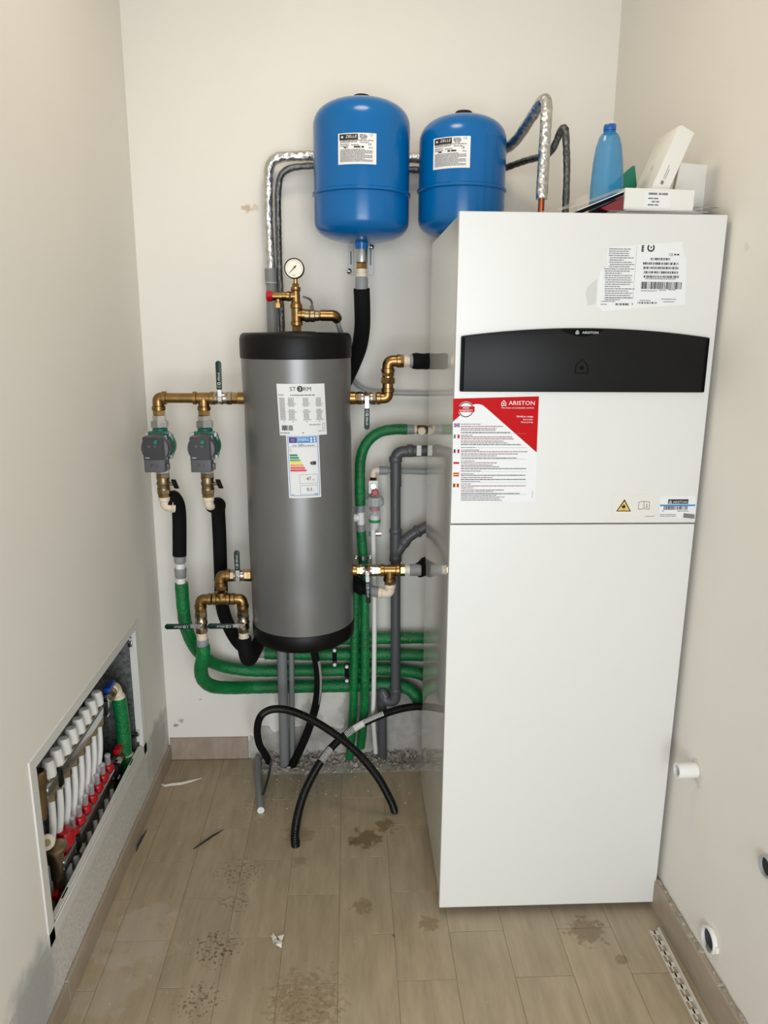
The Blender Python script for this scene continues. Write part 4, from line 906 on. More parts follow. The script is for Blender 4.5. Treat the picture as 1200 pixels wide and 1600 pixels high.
m = MB(); m.cyl((xs+.022, sy_, zt2), (xs-.020, sy_, zt2), .0125, 18); m.cyl((xs-.004, sy_, zt2), (xs-.004, sy_, zt2-.032), .0095, 16); m.cyl((xs-.004, sy_, zt2-.020), (xs-.004, sy_, zt2-.033), .0115, 6); m.build('safety_valve', M['brass'], sg, smooth=40)
MB().lathe([(.012, 0), (.0155, .001), (.0155, .016), (.0135, .019), (.004, .020)], (xs-.019, sy_, zt2), (-1, 0, 0), 10).build('red_cap', M['red'], sg, smooth=30)
gz = T(420); gr = .0290; gc = Vector((sx_-.003, sy_-.006, gz))
ga_ = thing('pressure_gauge', tuple(gc), 'round white pressure gauge standing on the brass safety group', 'gauge')
MB().lathe([(.022, .016), (gr, .012), (gr, -.010), (gr-.0025, -.0125), (gr-.003, -.010)], gc, (0, 1, 0), 44, caps=False).build('rim', M['fascia3'], ga_, smooth=30)
MB().lathe([(gr-.003, 0), (gr-.003, .018)], gc+Vector((0, -.0095, 0)), (0, 1, 0), 40).build('dial', M['dial'], ga_, smooth=30)
Sg = lambda u, v, l: Vector((gc.x+u, gc.y-.0097-l, gc.z+v)); p = Print(Sg, .0003)
for i in range(25):
    a = math.radians(225-270*i/24); L = .004 if i % 6 == 0 else .002; r1 = .0225
    d = Vector((math.cos(a), math.sin(a))); n_ = Vector((-d.y, d.x))*.00035; q0, q1 = d*(r1-L), d*r1; p.poly([tuple(q0-n_), tuple(q1-n_), tuple(q1+n_), tuple(q0+n_)], 'ink')
p.text('bar', -.0045, -.0205, .0045, 'ink')
p.build(ga_, {'ink': 'scale_marks'})
a = math.radians(226); d = Vector((math.cos(a), 0, math.sin(a))); n_ = Vector((-d.z, 0, d.x)); b0 = gc+Vector((.0015, -.0112, .0035))
MB().prism([b0-d*.006+n_*.0016, b0-d*.006-n_*.0016, b0+d*.022-n_*.0005, b0+d*.022+n_*.0005], (0, -.0008, 0)).build('needle', M['ink'], ga_, smooth=0); MB().lathe([(.0028, 0), (.002, .002)], b0, (0, -1, 0), 14).build('needle_hub', M['ink'], ga_)
tv = thing('ball_valve', (XX(486), sy_, zt1), 'ball valve with dark curved lever on top of the grey tank', 'valve')
MB().lathe([(.014, -.022), (.0185, -.018), (.0185, -.006), (.0168, -.004), (.0185, -.002), (.0185, .010), (.0155, .012), (.0155, .022)], (XX(486), sy_, zt1-.002), (1, 0, 0), 22).build('body', M['oldbrass'], tv, smooth=35)
for s_ in (-1, 1): nut(tv, (XX(486)+s_*.018, sy_, zt1-.002), (XX(486)+s_*.028, sy_, zt1-.002), .0150, M['oldbrass'], 'end_hexagon')
MB().hexa((XX(487), sy_, zt1+.012), (XX(487), sy_, zt1+.026), .0075).build('stem_nut', M['nickel'], tv, smooth=20)
zl = zt1+.022
lv = fil([Vector((XX(488), sy_, zl)), Vector((XX(487), sy_, zl+.022)), Vector((XX(474), sy_, zl+.030))], .012, 5)
m = MB()
for q0, q1 in zip(lv, lv[1:]):
    d = (q1-q0).normalized(); n_ = Vector((-d.z, 0, d.x))*.0032; w_ = Vector((0, .0075, 0)); q0 = q0-d*.0008; q1 = q1+d*.0008
    m.add([q0-n_-w_, q0+n_-w_, q0+n_+w_, q0-n_+w_, q1-n_-w_, q1+n_-w_, q1+n_+w_, q1-n_+w_], [(0, 3, 2, 1), (4, 5, 6, 7), (0, 1, 5, 4), (1, 2, 6, 5), (2, 3, 7, 6), (3, 0, 4, 7)])
m.build('lever', M['pumpdark'], tv)
elbow(sg, (XX(523), sy_, zt1-.001), (-1, 0, 0), .042, (.25, .9, -.35), .022, .0162, name='outlet_elbow', collar=False)
hose = cr([Vector((XX(525), sy_+.014, zt1-.008)), Vector((XX(532), sy_+.06, zt1-.05)), V(539, 545, -.10), V(546, 578, -.05), V(556, 598, -.02), V(574, 610, -.010), V(600, 613.5, -.008), V(660, 615, -.008), V(720, 616, -.008)], 9)
solo('discharge_tube', MB().tube(hose, .0082, 14), M['lgrey'], 'thin grey tube leaving the tank top elbow and running right along the wall', 'tube')

# ------------------------------------------------------------------ foil-wrapped refrigerant lines
rng = random.Random(5)
zf = V(487, 242, -.05).z
big = thing('foil_wrapped_pipe', tuple(V(420, 420, -.05)), 'thick silver foil-wrapped pipe running behind both blue tanks into the cabinet', 'pipe', 'foil wrapped refrigerant pipes')
fx_ = .505; fyy = -.40
pa = fil([V(424, 428, -.045), V(419, 330, -.045), V(420, 246, -.045), V(487, 243, -.045), Vector((.30, -.03, zf)), Vector((.425, -.04, zf+.0)), Vector((.470, -.20, 2.09)), Vector((.508, -.40, 2.165)), Vector((.503, -.415, 1.895))], .045, 7)
p_, r_ = rough_tube(resample(pa, .012), .0150, .06, rng, .009); MB().tube(p_, r_, 18).build('foil_wrap', M['foil'], big, smooth=70)
MB().cyl((.503, -.415, 1.80), (.503, -.415, 1.91), .0085, 14).build('copper_tube', M['copper'], big)
pa = fil([V(424, 420, -.045), V(426, 520, -.045), V(433, 700, -.045), V(438, 900, -.055), V(440, 1000, -.088), V(442, 1080, -.088), V(445, 1196, -.045)], .1, 6)
MB().tube([q for q in pa], .0175, 18).build('grey_sleeve', M['conduit'], big)
MB().cyl(V(423, 422, -.045)+Vector((0, 0, .004)), V(424, 444, -.045), .0192, 18).build('sleeve_collar', M['conduit'], big); MB().cyl(V(424, 441, -.045), V(424, 443, -.045), .0197, 18).build('tape_line', M['lgrey'], big)
small = thing('foil_wrapped_pipe', tuple(V(436, 420, -.05)), 'thinner dark foil-wrapped pipe just inside the thick silver one', 'pipe', 'foil wrapped refrigerant pipes')
MB().tube(fil([V(457, 1190, -.04), V(456, 1080, -.085), V(455, 1000, -.085), V(452, 900, -.05), V(446, 760, -.045), V(441, 540, -.05)], .08, 6), .0095, 16).build('grey_sleeve', M['conduit'], small)
pa = fil([V(441, 545, -.05), V(441, 520, -.05), V(436, 400, -.05), V(434, 300, -.05), V(438, 272, -.05), V(453, 262, -.05), V(487, 258.5, -.05), Vector((.30, -.03, zf-.036)), Vector((.44, -.04, zf-.038)), Vector((.52, -.12, zf-.02)), Vector((.565, -.24, 2.05)), Vector((.585, -.30, 2.125)), Vector((.594, -.315, 2.0)), Vector((.597, -.32, 1.81))], .035, 7)
p_, r_ = rough_tube(resample(pa, .012), .0098, .08, rng, .009); MB().tube(p_, r_, 16).build('foil_wrap', M['foild'], small, smooth=70)

# ------------------------------------------------------------------ vertical pipes right of the tank
green_pipe('green insulated pipe arching from the upper right tap down behind the tank', [V(636, 671, -.088), V(615, 671, -.088), V(592, 676, -.088), V(573, 692, -.088), V(563.5, 718, -.088), V(562.5, 760, -.088), V(563, 791, -.088)], .0172, .03, 'green insulated pipes beside the tank')
t_ = thing('pipe_tee', tuple(V(564, 812, -.088)), 'white plastic tee with grey sleeves in the green pipe beside the tank', 'pipe fitting')
MB().cyl(V(563, 788, -.088), V(563.3, 800, -.088), .0140, 16).build('grey_sleeve', M['mgrey'], t_); MB().cyl(V(564, 819, -.088), V(564.3, 832, -.088), .0140, 16).build('grey_sleeve', M['mgrey'], t_)
m = MB(); m.cyl(V(563.4, 798, -.088), V(564, 821, -.088), .0125, 18); m.cyl(V(563.6, 809, -.088), V(553, 809, -.088), .0115, 16); m.cyl(V(557, 809, -.088), V(553, 809, -.088), .0145, 16); m.build('tee_body', M['white'], t_)
green_pipe('thick green pipe stub below the white tee, held by a steel clamp', [V(564.2, 830, -.088), V(566, 850, -.088), V(568, 880, -.088), V(569.5, 900, -.088), V(570, 960, -.088), V(570, 1060, -.088), V(569, 1110, -.07), V(563, 1170, -.045)], .0165, .03, 'green insulated pipes beside the tank')
green_pipe('green pipe dropping to the rubble, nearest the tank', [V(556, 915, -.088), V(555, 960, -.092), V(553.5, 1050, -.092), V(551.5, 1110, -.08), V(546, 1187, -.05)], .0150, .02, 'green insulated pipes beside the tank')
q = V(567, 870, -.088); t_ = thing('pipe_clamp', tuple(q), 'steel pipe clamp with two bolts around the green pipe above the brass tee', 'pipe clamp')
MB().lathe([(.0168, -.007), (.0192, -.007), (.0192, .007), (.0168, .007)], q, (0, 0, 1), 24, loop=True).build('band', M['steel'], t_)
for s_ in (-1, 1):
    MB().box(q+Vector((s_*.024, -.004, 0)), (.012, .006, .014)).build('lug', M['steel'], t_, bevel=.001, seg=1); MB().lathe([(.0065, 0), (.0065, .006), (.004, .007)], q+Vector((s_*.024, -.007, 0)), (0, -1, 0), 6).build('bolt', M['chrome'], t_, smooth=20)
# drain-off tap at the end of the arch
t_ = thing('angle_tap', tuple(V(655, 671, -.088)), 'small brass elbow with cream cap where the green arch meets the cabinet', 'pipe fitting')
MB().cyl(V(634, 671, -.088), V(647, 671, -.088), .0160, 18).build('grey_sleeve', M['mgrey'], t_); MB().cyl(V(646, 671, -.088), V(651, 671, -.088), .0140, 18).build('cream_collar', M['cream'], t_)
elbow(t_, V(660, 671, -.088), (-1, 0, 0), .018, (.5, 1, -.15), .03, .0145, name='brass_elbow', collar=False); MB().cyl(V(661, 673, -.092), V(659, 674, -.125), .0130, 18, .002).build('cream_cap', M['cream'], t_)

# drain pipe
DY = -.085; D = lambda x, y, Y=DY: V(x, y, Y)
dp = thing('drain_pipe', tuple(D(618, 1060)), 'dark grey plastic drain pipe with angled branch and trap bend', 'pipe')
MB().tube(fil([D(700, 703), D(618, 706), D(618.5, 760), D(618, 1090), D(600, 1092), D(598, 1075), D(598, 1110), D(599, 1182, -.03)][:3], .03, 8), .0185, 20).build('upper_elbow', M['dgrey'], dp)
MB().cyl(D(618, 740), D(618, 1080), .0170, 20).build('down_pipe', M['dgrey'], dp)
def sock(a, b, r): MB().lathe([(r*.92, 0), (r, .003), (r, (b-a).length-.003), (r*.92, (b-a).length)], a, b-a, 22).build('socket', M['dgrey'], dp)
sock(D(618, 713), D(618, 722), .0215); sock(D(636, 704.5), D(646, 704), .0212); sock(D(618, 826), D(618, 833), .0212); sock(D(618, 868), D(618, 877), .0212); sock(D(618, 1074), D(618, 1082), .0210); MB().cyl(D(618, 828), D(618, 875), .0192, 20).build('branch_body', M['dgrey'], dp)
br_ = fil([D(618, 868), D(634, 842), D(652, 830), D(700, 806)], .02, 5); MB().tube(br_, .0180, 18).build('angled_branch', M['dgrey'], dp)
sock(D(629, 851), D(635, 842), .0205); sock(D(650, 831.5), D(655, 828.5), .0220)
MB().tube(fil([D(618, 1078), D(618, 1096), D(602, 1096, -.075), D(597, 1080, -.065)], .02, 6), .0180, 18).build('trap_bend', M['dgrey'], dp)
MB().tube(fil([D(603, 1090, -.075), D(597, 1078, -.065), D(597, 1100, -.055), D(598, 1180, -.035)], .016, 6), .0165, 18).build('outlet_pipe', M['dgrey'], dp)
q0, q1 = D(651, 712, -.1040), D(658.5, 696, -.1040)
MB().bb(q0.x, q1.x, -.1056, -.1035, q0.z, q1.z).build('pipe_label', M['white'], dp, smooth=0)

# white condensate tube and dosing filter
solo('condensate_tube', MB().tube(cr([V(583, 826, -.10), V(584, 880, -.092), V(585, 960, -.088), V(584, 1080, -.085), V(583, 1120, -.075), V(587, 1176, -.04)], 8), .0085, 14), M['white'], 'thin white tube dropping from the clear filter to the rubble', 'tube')
KY = -.09; K = lambda x, y: V(x, y, KY)
df = thing('dosing_filter', tuple(K(585, 830)), 'small clear cartridge filter with white ribbed cap and red knob', 'filter')
kx = K(585.5, 800).x
kz = lambda y: K(585.5, y).z
m = MB(); prof = [(.016, kz(791)), (.0285, kz(789)), (.0290, kz(779)), (.026, kz(776)), (.012, kz(774))]; m.lathe(prof, (kx, KY, 0), n=32); m.build('cap', M['lgrey'], df, smooth=30)
for k in range(16):
    a = 2*PI*k/16; MB().box((kx+.029*math.cos(a), KY+.029*math.sin(a), (kz(779)+kz(789))/2), (.004, .005, kz(779)-kz(789)-.003), Matrix.Rotation(a, 3, 'Z')).build('rib', M['lgrey'], df, bevel=.001, seg=1)
MB().lathe([(.004, kz(829)), (.014, kz(827)), (.0185, kz(821)), (.0195, kz(790))], (kx, KY, 0), n=28).build('clear_bowl', M['clear'], df)
MB().lathe([(.004, kz(827.5)), (.012, kz(826)), (.0165, kz(820)), (.0165, kz(805)), (.010, kz(803))], (kx, KY, 0), n=24).build('white_filling', M['white'], df)
MB().lathe([(.0165, kz(797.5)), (.0170, kz(791))], (kx, KY, 0), n=24).build('red_ring', M['red'], df); MB().lathe([(.0197, kz(815.5)), (.0199, kz(811.5))], (kx, KY, 0), n=28).build('green_band', M['en2'], df)
MB().lathe([(.011, kz(804)), (.011, kz(797))], (kx, KY, 0), n=18).build('cartridge', M['lgrey'], df)
q = K(583, 760); MB().box((q.x, KY, q.z), (.032, .030, .044)).build('valve_block', M['white'], df, bevel=.004); MB().hexa((q.x, KY-.014, q.z+.004), (q.x, KY-.020, q.z+.004), .012).build('gland_nut', M['steel'], df, smooth=20)
q = K(585.5, 767); MB().lathe([(.010, 0), (.0115, .002), (.0115, .012), (.009, .0145)], (q.x, KY-.016, q.z), (0, -1, 0), 22).build('red_knob', M['red'], df); pipe(df, (kx, KY, kz(777)), (kx, KY, kz(768)), .011, M['cream'], 'cream_neck')
q = K(583, 750); nut(df, (q.x, KY, K(583, 753).z), (q.x, KY, K(583, 745).z), .0120, M['copper'], 'copper_nut')
elbow(df, (q.x, KY, K(583, 735).z), (0, 0, -1), .022, (1, .05, 0), .028, .0115, M['cream'], 'cream_elbow', False)
q = K(598, 735); MB().lathe([(.0135, -.012), (.0150, -.010), (.0140, .017), (.012, .018)], q, (1, .05, 0), 18).build('grey_sleeve', M['mgrey'], df)
MB().tube([K(604, 735), V(612, 735.3, -.070), V(622, 735.5, -.050), V(665, 737, -.045), V(740, 739, -.045)], .0105, 16).build('grey_pipe', M['lgrey'], df)
q = K(590, 834); MB().cyl((q.x-.010, KY, q.z), (q.x+.012, KY, q.z), .0085, 16).build('chrome_outlet', M['chrome'], df); q = K(580, 834); MB().box((q.x, KY, q.z), (.016, .012, .014)).build('green_tap', M['en1'], df, bevel=.002)

# ------------------------------------------------------------------ hoses on the floor
def corrugated(path, r, pitch=.0052):
    p_ = resample(path, pitch/4); rr = [r*(1.0, .98, .84, .98)[i % 4] for i in range(len(p_))]; return MB().tube(p_, rr, 14)
Fz = .014
h1 = cr([V(462, 1326, -.49)+Vector((0, 0, 0)), VZ(461, 1300, .04), V(468, 1262, -.40), V(481, 1226, -.32), V(505, 1184, -.22), V(528, 1158, -.17), V(560, 1134, -.14), V(605, 1114, -.12), V(640, 1105, -.12), V(675, 1104, -.12), V(720, 1106, -.12)], 10)
h1[0].z = max(h1[0].z, .016)
hs = thing('corrugated_hose', tuple(h1[0]), 'black corrugated hose with white print stripes, from cabinet to the floor', 'hose', 'black corrugated hoses')
corrugated(h1, .0140).build('hose', M['black_hose'], hs, smooth=60)
def stripe(path, i0, i1, r, side, name, parent, gaps=True, halfw=.5):
    """white marking on the outside of a hose between two path points"""
    seg = resample(path[i0:i1], .0026); m = MB()
    for i in range(len(seg)-1):
        if gaps and i % 2: continue
        d = (seg[i+1]-seg[i]).normalized(); o_ = (side-d*side.dot(d)).normalized(); b_ = d.cross(o_)
        pts = []
        for q in (seg[i], seg[i+1]):
            for k in range(6):
                a = (-1+2*k/5)*halfw; pts.append(q+(o_*math.cos(a)+b_*math.sin(a))*(r+.0006))
        m.add(pts, [(k, k+1, 7+k, 6+k) for k in range(5)])
    m.build(name, M['tape'], parent, recalc=False, smooth=0)
toc = Vector((.1, -1, .45))
def idx(path, x, y, Y): 
    q = V(x, y, Y); return min(range(len(path)), key=lambda i: (path[i]-q).length)
i0, i1 = idx(h1, 500, 1194, -.24), idx(h1, 515, 1175, -.2); stripe(h1, min(i0, i1), max(i0, i1)+2, .0140, toc, 'white_print', hs, True, .95)
i0, i1 = idx(h1, 540, 1150, -.16), idx(h1, 553, 1139, -.15); stripe(h1, i0, i1+1, .0140, toc, 'white_print', hs, True, .95)
i0, i1 = idx(h1, 552, 1139, -.145), idx(h1, 570, 1129, -.14); stripe(h1, i0, i1+1, .0140, toc, 'white_print', hs, False, .9)
i0, i1 = idx(h1, 570, 1129, -.14), idx(h1, 601, 1115.5, -.12); stripe(h1, i0, i1+1, .0140, toc+Vector((0, 0, .6)), 'white_print', hs, True, .6)
h2 = cr([V(617, 1269, -.34), V(610, 1250, -.35), V(590, 1214, -.36), V(562, 1180, -.36), V(530, 1152, -.34), V(490, 1126, -.31), V(455, 1111, -.28), V(428, 1108, -.25), V(409, 1117, -.22), V(402, 1138, -.19), V(405, 1162, -.15), V(414, 1178, -.10), V(420, 1190, -.07)], 10)
h2[0].z = max(h2[0].z, .012)
hs2 = thing('corrugated_hose', tuple(h2[0]), 'black corrugated hose arching over and ending on the tiles near the cabinet', 'hose', 'black corrugated hoses')
n_ = len(h2); cut = int(n_*.66)
corrugated(h2[:cut+1], .0130).build('hose', M['black_hose'], hs2, smooth=60)
MB().tube(h2[cut:], .0125, 16).build('smooth_end', M['foam'], hs2)
h3 = cr([V(487, 1008, -.20), V(491, 1020, -.19), V(496, 1045, -.17), V(497, 1075, -.15), V(492, 1108, -.12), V(478, 1150, -.09), V(462, 1185, -.055), V(453, 1201, -.05)], 10)
hs3 = thing('drain_hose', tuple(h3[-1]), 'black hose hanging from the tank bottom with a white printed stripe', 'hose')
MB().tube(h3, [.0125+.003*(i/len(h3)) for i in range(len(h3))], 16).build('hose', M['foam'], hs3)
i0, i1 = idx(h3, 496, 1030, -.18), idx(h3, 494, 1098, -.12); stripe(h3, i0, i1, .0133, Vector((.75, -.7, .1)), 'white_print', hs3, True, .4)
# grey conduit stub lying on the tiles with its cable
c0, c1 = VZ(403, 1186, .018), VZ(407.5, 1266, .012)
cs = thing('conduit_stub', tuple(c1), 'short grey corrugated conduit lying on the tiles beside the rubble', 'conduit')
corrugated([c0, c0.lerp(c1, .5)+Vector((-.002, 0, 0)), c1], .0118).build('conduit', M['conduit'], cs, smooth=60)
d = (c1-c0).normalized(); MB().lathe([(.0085, 0), (.0118, 0), (.0118, .004), (.0085, .004)], c1-d*.002, d, 18).build('cut_rim', M['white'], cs); MB().cyl(c1-d*.004, c1+d*.0005, .008, 14).build('cut_end', M['lgrey'], cs); MB().cyl(c1-d*.002, c1+d*.002, .003, 10).build('core', M['ink'], cs)
solo('loose_cable', MB().tube(cr([V(424, 1185, -.09), VZ(420, 1210, .02), VZ(412, 1238, .026), VZ(410, 1240, .024)], 6), .0042, 10), M['pumpdark'], 'thin dark cable leaning on the grey conduit stub', 'cable')

# debris on the floor
def debris(name, pts, r, mat, label):
    rr = [r*(.7+.6*rng.random()) for _ in pts]; rr[0] *= .4; rr[-1] *= .3
    return solo(name, MB().tube([Vector((q.x, q.y, r*.9)) for q in pts], rr, 7), mat, label, 'debris', 'offcuts on the floor', smooth=50)
debris('cable_tie_offcut', [VZ(250, 1226), VZ(258, 1229), VZ(268, 1227), VZ(282, 1226), VZ(298, 1222), VZ(316, 1217)], .004, M['chip'], 'crumpled pale offcut strip on the tiles near the left wall')
debris('cable_offcut', [VZ(302, 1328), VZ(318, 1317), VZ(334, 1306), VZ(350, 1297)], .0032, M['pumpdark'], 'short dark cable offcut lying on the middle tiles')
debris('wood_splinter', [VZ(213, 1331), VZ(216, 1322), VZ(222, 1310), VZ(230, 1297)], .0032, M['pumpdark'], 'dark splinter on the tiles beside the left skirting')
m = MB()
for i in range(9): chip(m, VZ(433+rng.uniform(-7, 7), 1470+rng.uniform(-8, 8))+Vector((0, 0, .003)), rng.uniform(.010, .024), rng)
solo('plaster_lump', m, M['chip'], 'crushed lump of white plaster on the front tiles', 'debris', 'offcuts on the floor', smooth=0)
m = MB(); chip(m, VZ(614, 1464)+Vector((0, 0, .003)), .012, rng); solo('dirt_clod', m, M['greywood'], 'small brown clod on the tiles by the cabinet corner', 'debris', 'offcuts on the floor', smooth=0)

# ------------------------------------------------------------------ right wall fittings and floor strip
def on_right(x, y):
    d = ray(x, y); n_ = RN; t_ = (RA-CAM).dot(n_)/d.dot(n_); return CAM+d*t_
q = on_right(1089, 1203)
t_ = thing('pipe_stub', tuple(q), 'short white plastic pipe stub poking out of the right wall', 'pipe')
MB().lathe([(.0135, 0), (.0185, 0), (.0185, .052), (.0140, .052), (.0135, .010)], q, RN, 24, caps=False).build('sleeve', M['white'], t_, smooth=30); MB().lathe([(.0135, .001), (.0135, .040)], q, RN, 20).build('inside', M['fascia2'], t_)
MB().lathe([(.030, 0), (.026, .002), (.020, .003)], q, RN, 11).build('plaster_collar', M['chip'], t_, smooth=0)
q = on_right(1112, 1468)
t_ = thing('junction_box', tuple(q), 'round white wall box with dark blue inside, low on the right wall', 'junction box')
MB().lathe([(.0265, .001), (.0310, .001), (.0310, .012), (.0265, .012)], q, RN, 30, loop=True).build('rim', M['white'], t_, smooth=30); MB().lathe([(.0265, .0005), (.0265, .004)], q, RN, 28).build('inside', pm('navy_plastic', (14, 22, 44), .5), t_)
MB().box(q+RD*.012+RN*.012+Vector((0, 0, -.014)), (.006, .020, .008)).build('lug', M['inkg'], t_, bevel=.001, seg=1); MB().box(q-RD*-.033+RN*.004, (.008, .006, .016)).build('side_tab', M['white'], t_, bevel=.001, seg=1)
q = on_right(1202, 1354)
t_ = thing('wall_outlet', tuple(q), 'round dark pipe opening at the right edge of the view', 'pipe')
MB().lathe([(.0190, .0), (.0230, .0), (.0230, .010), (.0190, .010)], q, RN, 26, loop=True).build('rim', M['lgrey'], t_, smooth=30); MB().lathe([(.0190, .0005), (.0190, .004)], q, RN, 24).build('inside', M['gap'], t_)
p0 = RA+RD*.88+RN*.030; L = .75
ts = thing('tile_trim_strip', tuple(p0), 'perforated white edge strip lying on the floor along the right skirting', 'trim strip')
dirs = (RD+RN*.035).normalized(); nn = Vector((dirs.y, -dirs.x, 0)); nn = nn if nn.dot(RN) > 0 else -nn
def sb(s0, s1, w0, w1, z0, z1): return MB().prism([p0+dirs*s0+nn*w0+Vector((0, 0, z0)), p0+dirs*s1+nn*w0+Vector((0, 0, z0)), p0+dirs*s1+nn*w1+Vector((0, 0, z0)), p0+dirs*s0+nn*w1+Vector((0, 0, z0))], (0, 0, z1-z0))
sb(0, L, 0, .006, .0005, .010).build('raised_edge', M['stripw'], ts, smooth=0); sb(0, L, .025, .028, .0005, .003).build('outer_edge', M['stripw'], ts, smooth=0)
first = None
for i in range(22):
    s_ = .004+i*.034
    o = sb(s_, s_+.012, .006, .026, .0005, .0028).build('perforated_bridge', M['stripw'], ts, smooth=0); sb(s_, s_+.026, .014, .018, .0005, .0028).build('perforated_bridge', M['stripw'], ts, smooth=0)

# ------------------------------------------------------------------ things lying on top of the cabinet
TZ = CH
W3 = lambda x, y, Y: V(x, y, Y)
papers = thing('paper_stack', (.69, -.66, TZ), 'thin stack of loose white papers under the flat white box', 'papers')
rng = random.Random(21)
for i in range(7):
    a = rng.uniform(-.10, .10); c_ = Vector((.690+rng.uniform(-.012, .012), -.665+rng.uniform(-.008, .008), TZ+.0012+.0013*i))
    MB().box(c_, (.215-.012*(i % 3), .205, .0008), Matrix.Rotation(a, 3, 'Z') @ Matrix.Rotation(rng.uniform(-.004, .004), 3, 'Y')).build('sheet', M['paper'] if i % 3 else M['lgrey'], papers, smooth=0)
zp_ = TZ+.0115
b0 = V(974, 327.5, -.755); b1 = V(1083, 330.5, -.755); t0 = V(975.5, 297, -.755); t1 = V(1085.5, 303, -.755)
bz = max(zp_, min(b0.z, b1.z)-.001)
fb = thing('flat_box', ((b0.x+b1.x)/2, -.70, bz), 'flat white carton with small printed label lying on the papers', 'box', 'white cartons on the cabinet')
ux = (b1-b0).normalized(); uz = Vector((-ux.z, 0, ux.x)); wv = (b1-b0).length; hv = .046
def SF(u, v, l): return Vector((b0.x, -.755, b0.z))+ux*u+uz*v+Vector((0, -l, 0))
MB().prism([SF(0, 0, 0), SF(wv, 0, 0), SF(wv, hv, 0), SF(0, hv, 0)], (0, .085, 0)).build('carton', M['paper2'], fb, bevel=.0015, seg=1)
p = Print(SF, .0005); p.rect(.045*wv/.165, .006, .105, hv-.006, 'paper'); rg = random.Random(2)
p.words(.054, .098, hv-.0135, .0045, 'inkg', rg)
for i in range(3): p.words(.054+.008*(i == 1), .080, .0235-.0068*i, .0032, 'inkg', rg)
p.build(fb, {'paper': 'label', 'inkg': 'fine_print'})
# carton standing on edge and leaning to the right
YB1 = -.715; q0, q1, q2 = V(1017, 296, YB1), V(1041, 300, YB1), V(1062.5, 193, YB1)
wv2 = (q1-q0); hv2 = (q2-q0); hn = hv2.normalized(); wn = Vector((hn.z, 0, -hn.x)); wl_ = .040
lc = thing('leaning_carton', tuple(q0), 'narrow white carton standing on edge and leaning right above the flat box', 'box', 'white cartons on the cabinet')
def SL(u, v, l): return q0+wn*u+hn*v+Vector((0, -l, 0))
HL = hv2.length
MB().prism([SL(0, 0, 0), SL(wl_, 0, 0), SL(wl_, HL-.004, 0), SL(wl_*.15, HL, 0), SL(0, HL-.004, 0)], (0, .125, 0)).build('carton', M['paper2'], lc, bevel=.0015, seg=1)
p = Print(SL, .0005)
p.rect(.014, .019, .021, .027, 'inkg'); 
for i in range(2): p.rect(.016+.004*i, .031, .0172+.004*i, .062-.008*i, 'inkg')
p.build(lc, {'inkg': 'fine_print'})
def SLs(u, v, l): return q0+Vector((0, u, 0))+hn*v-wn*l
p = Print(SLs, .0005); p.ring(.062, .062, .004, .006, 'lgrey', n=5); p.build(lc, {'lgrey': 'embossed_mark'})
# upright carton behind
YC = -.64; r0_, r1_, r2_, r3_ = V(1047, 330, YC), V(1111, 331, YC), V(1123.5, 260.5, YC), V(1063, 253, YC)
bc = thing('upright_carton', tuple(r0_), 'off-white carton tilted upright at the right end of the cabinet top', 'box', 'white cartons on the cabinet')
MB().prism([r0_, r1_, r2_, r3_], (.006, .030, .004)).build('carton', M['paper2'], bc, bevel=.0015, seg=1)
bcz = min(v.co.z+bc.location.z for v in bc.children[0].data.vertices)
# crumpled plastic sleeve right of the flat box
def sheet(name, rows, mat, parent=None, th=.0006):
    m = MB(); n, k = len(rows), len(rows[0]); vs_ = [q for r_ in rows for q in r_]+[q+Vector((0, 0, -th)) for r_ in rows for q in r_]; fs = []; N = n*k
    for i in range(n-1):
        for j in range(k-1):
            a = i*k+j; fs += [(a, a+1, a+k+1, a+k), (N+a, N+a+k, N+a+k+1, N+a+1)]
    for j in range(k-1): fs += [(j, N+j, N+j+1, j+1), ((n-1)*k+j, (n-1)*k+j+1, N+(n-1)*k+j+1, N+(n-1)*k+j)]
    for i in range(n-1): fs += [(i*k, (i+1)*k, N+(i+1)*k, N+i*k), (i*k+k-1, N+i*k+k-1, N+(i+1)*k+k-1, (i+1)*k+k-1)]
    return m.add(vs_, fs).build(name, mat, parent, smooth=60)
rows = []
for i, Y_ in enumerate((-.765, -.72, -.68, -.64)):
    rows.append([V(1083+j*9, 331-(0, 9, 12, 13, 14, 9)[j]*(.55+.15*i) - (2 if j == 5 else 0), -.765)+Vector((0, .765+Y_, .004*i)) for j in range(6)])
sheet('plastic_sleeve', rows, M['lgrey'], None)
o = bpy.data.objects['plastic_sleeve']; tag(o, 'crumpled grey plastic sleeve beside the flat box on the cabinet', 'plastic sleeve')
# transparent document wallet with booklets
rows = []
fr = [(846, 330), (862, 329), (882, 326), (905, 320.5), (930, 312.5), (955, 303), (978, 295)]
for i, Y_ in enumerate((-.775, -.70, -.62, -.54, -.47)):
    rows.append([V(x, y, -.775)+Vector((.006*i, .775+Y_, .0125*i*(1 if j else .3)*(.3+.12*j))) for j, (x, y) in enumerate(fr)])
sheet('document_wallet', rows, M['film']); tag(bpy.data.objects['document_wallet'], 'clear plastic document wallet curling up towards the white cartons', 'document wallet')
k0, k1, k2, k3 = V(902, 331, -.765), V(908, 333, -.765), V(974.5, 304.5, -.765), V(974.5, 299, -.765)
bk = thing('booklet', tuple(k1), 'dark booklet propped up inside the clear wallet', 'booklet')
MB().prism([k0, k1, k2, k3], (0, .20, .004)).build('cover', M['fascia3'], bk, smooth=0); MB().prism([k0+Vector((0, -.0006, .0035)), k0+Vector((0, -.0006, .0018)), k3+Vector((0, -.0006, -.0012)), k3+Vector((0, -.0006, .0008))], (0, .19, .004)).build('pages', M['paper'], bk, smooth=0)
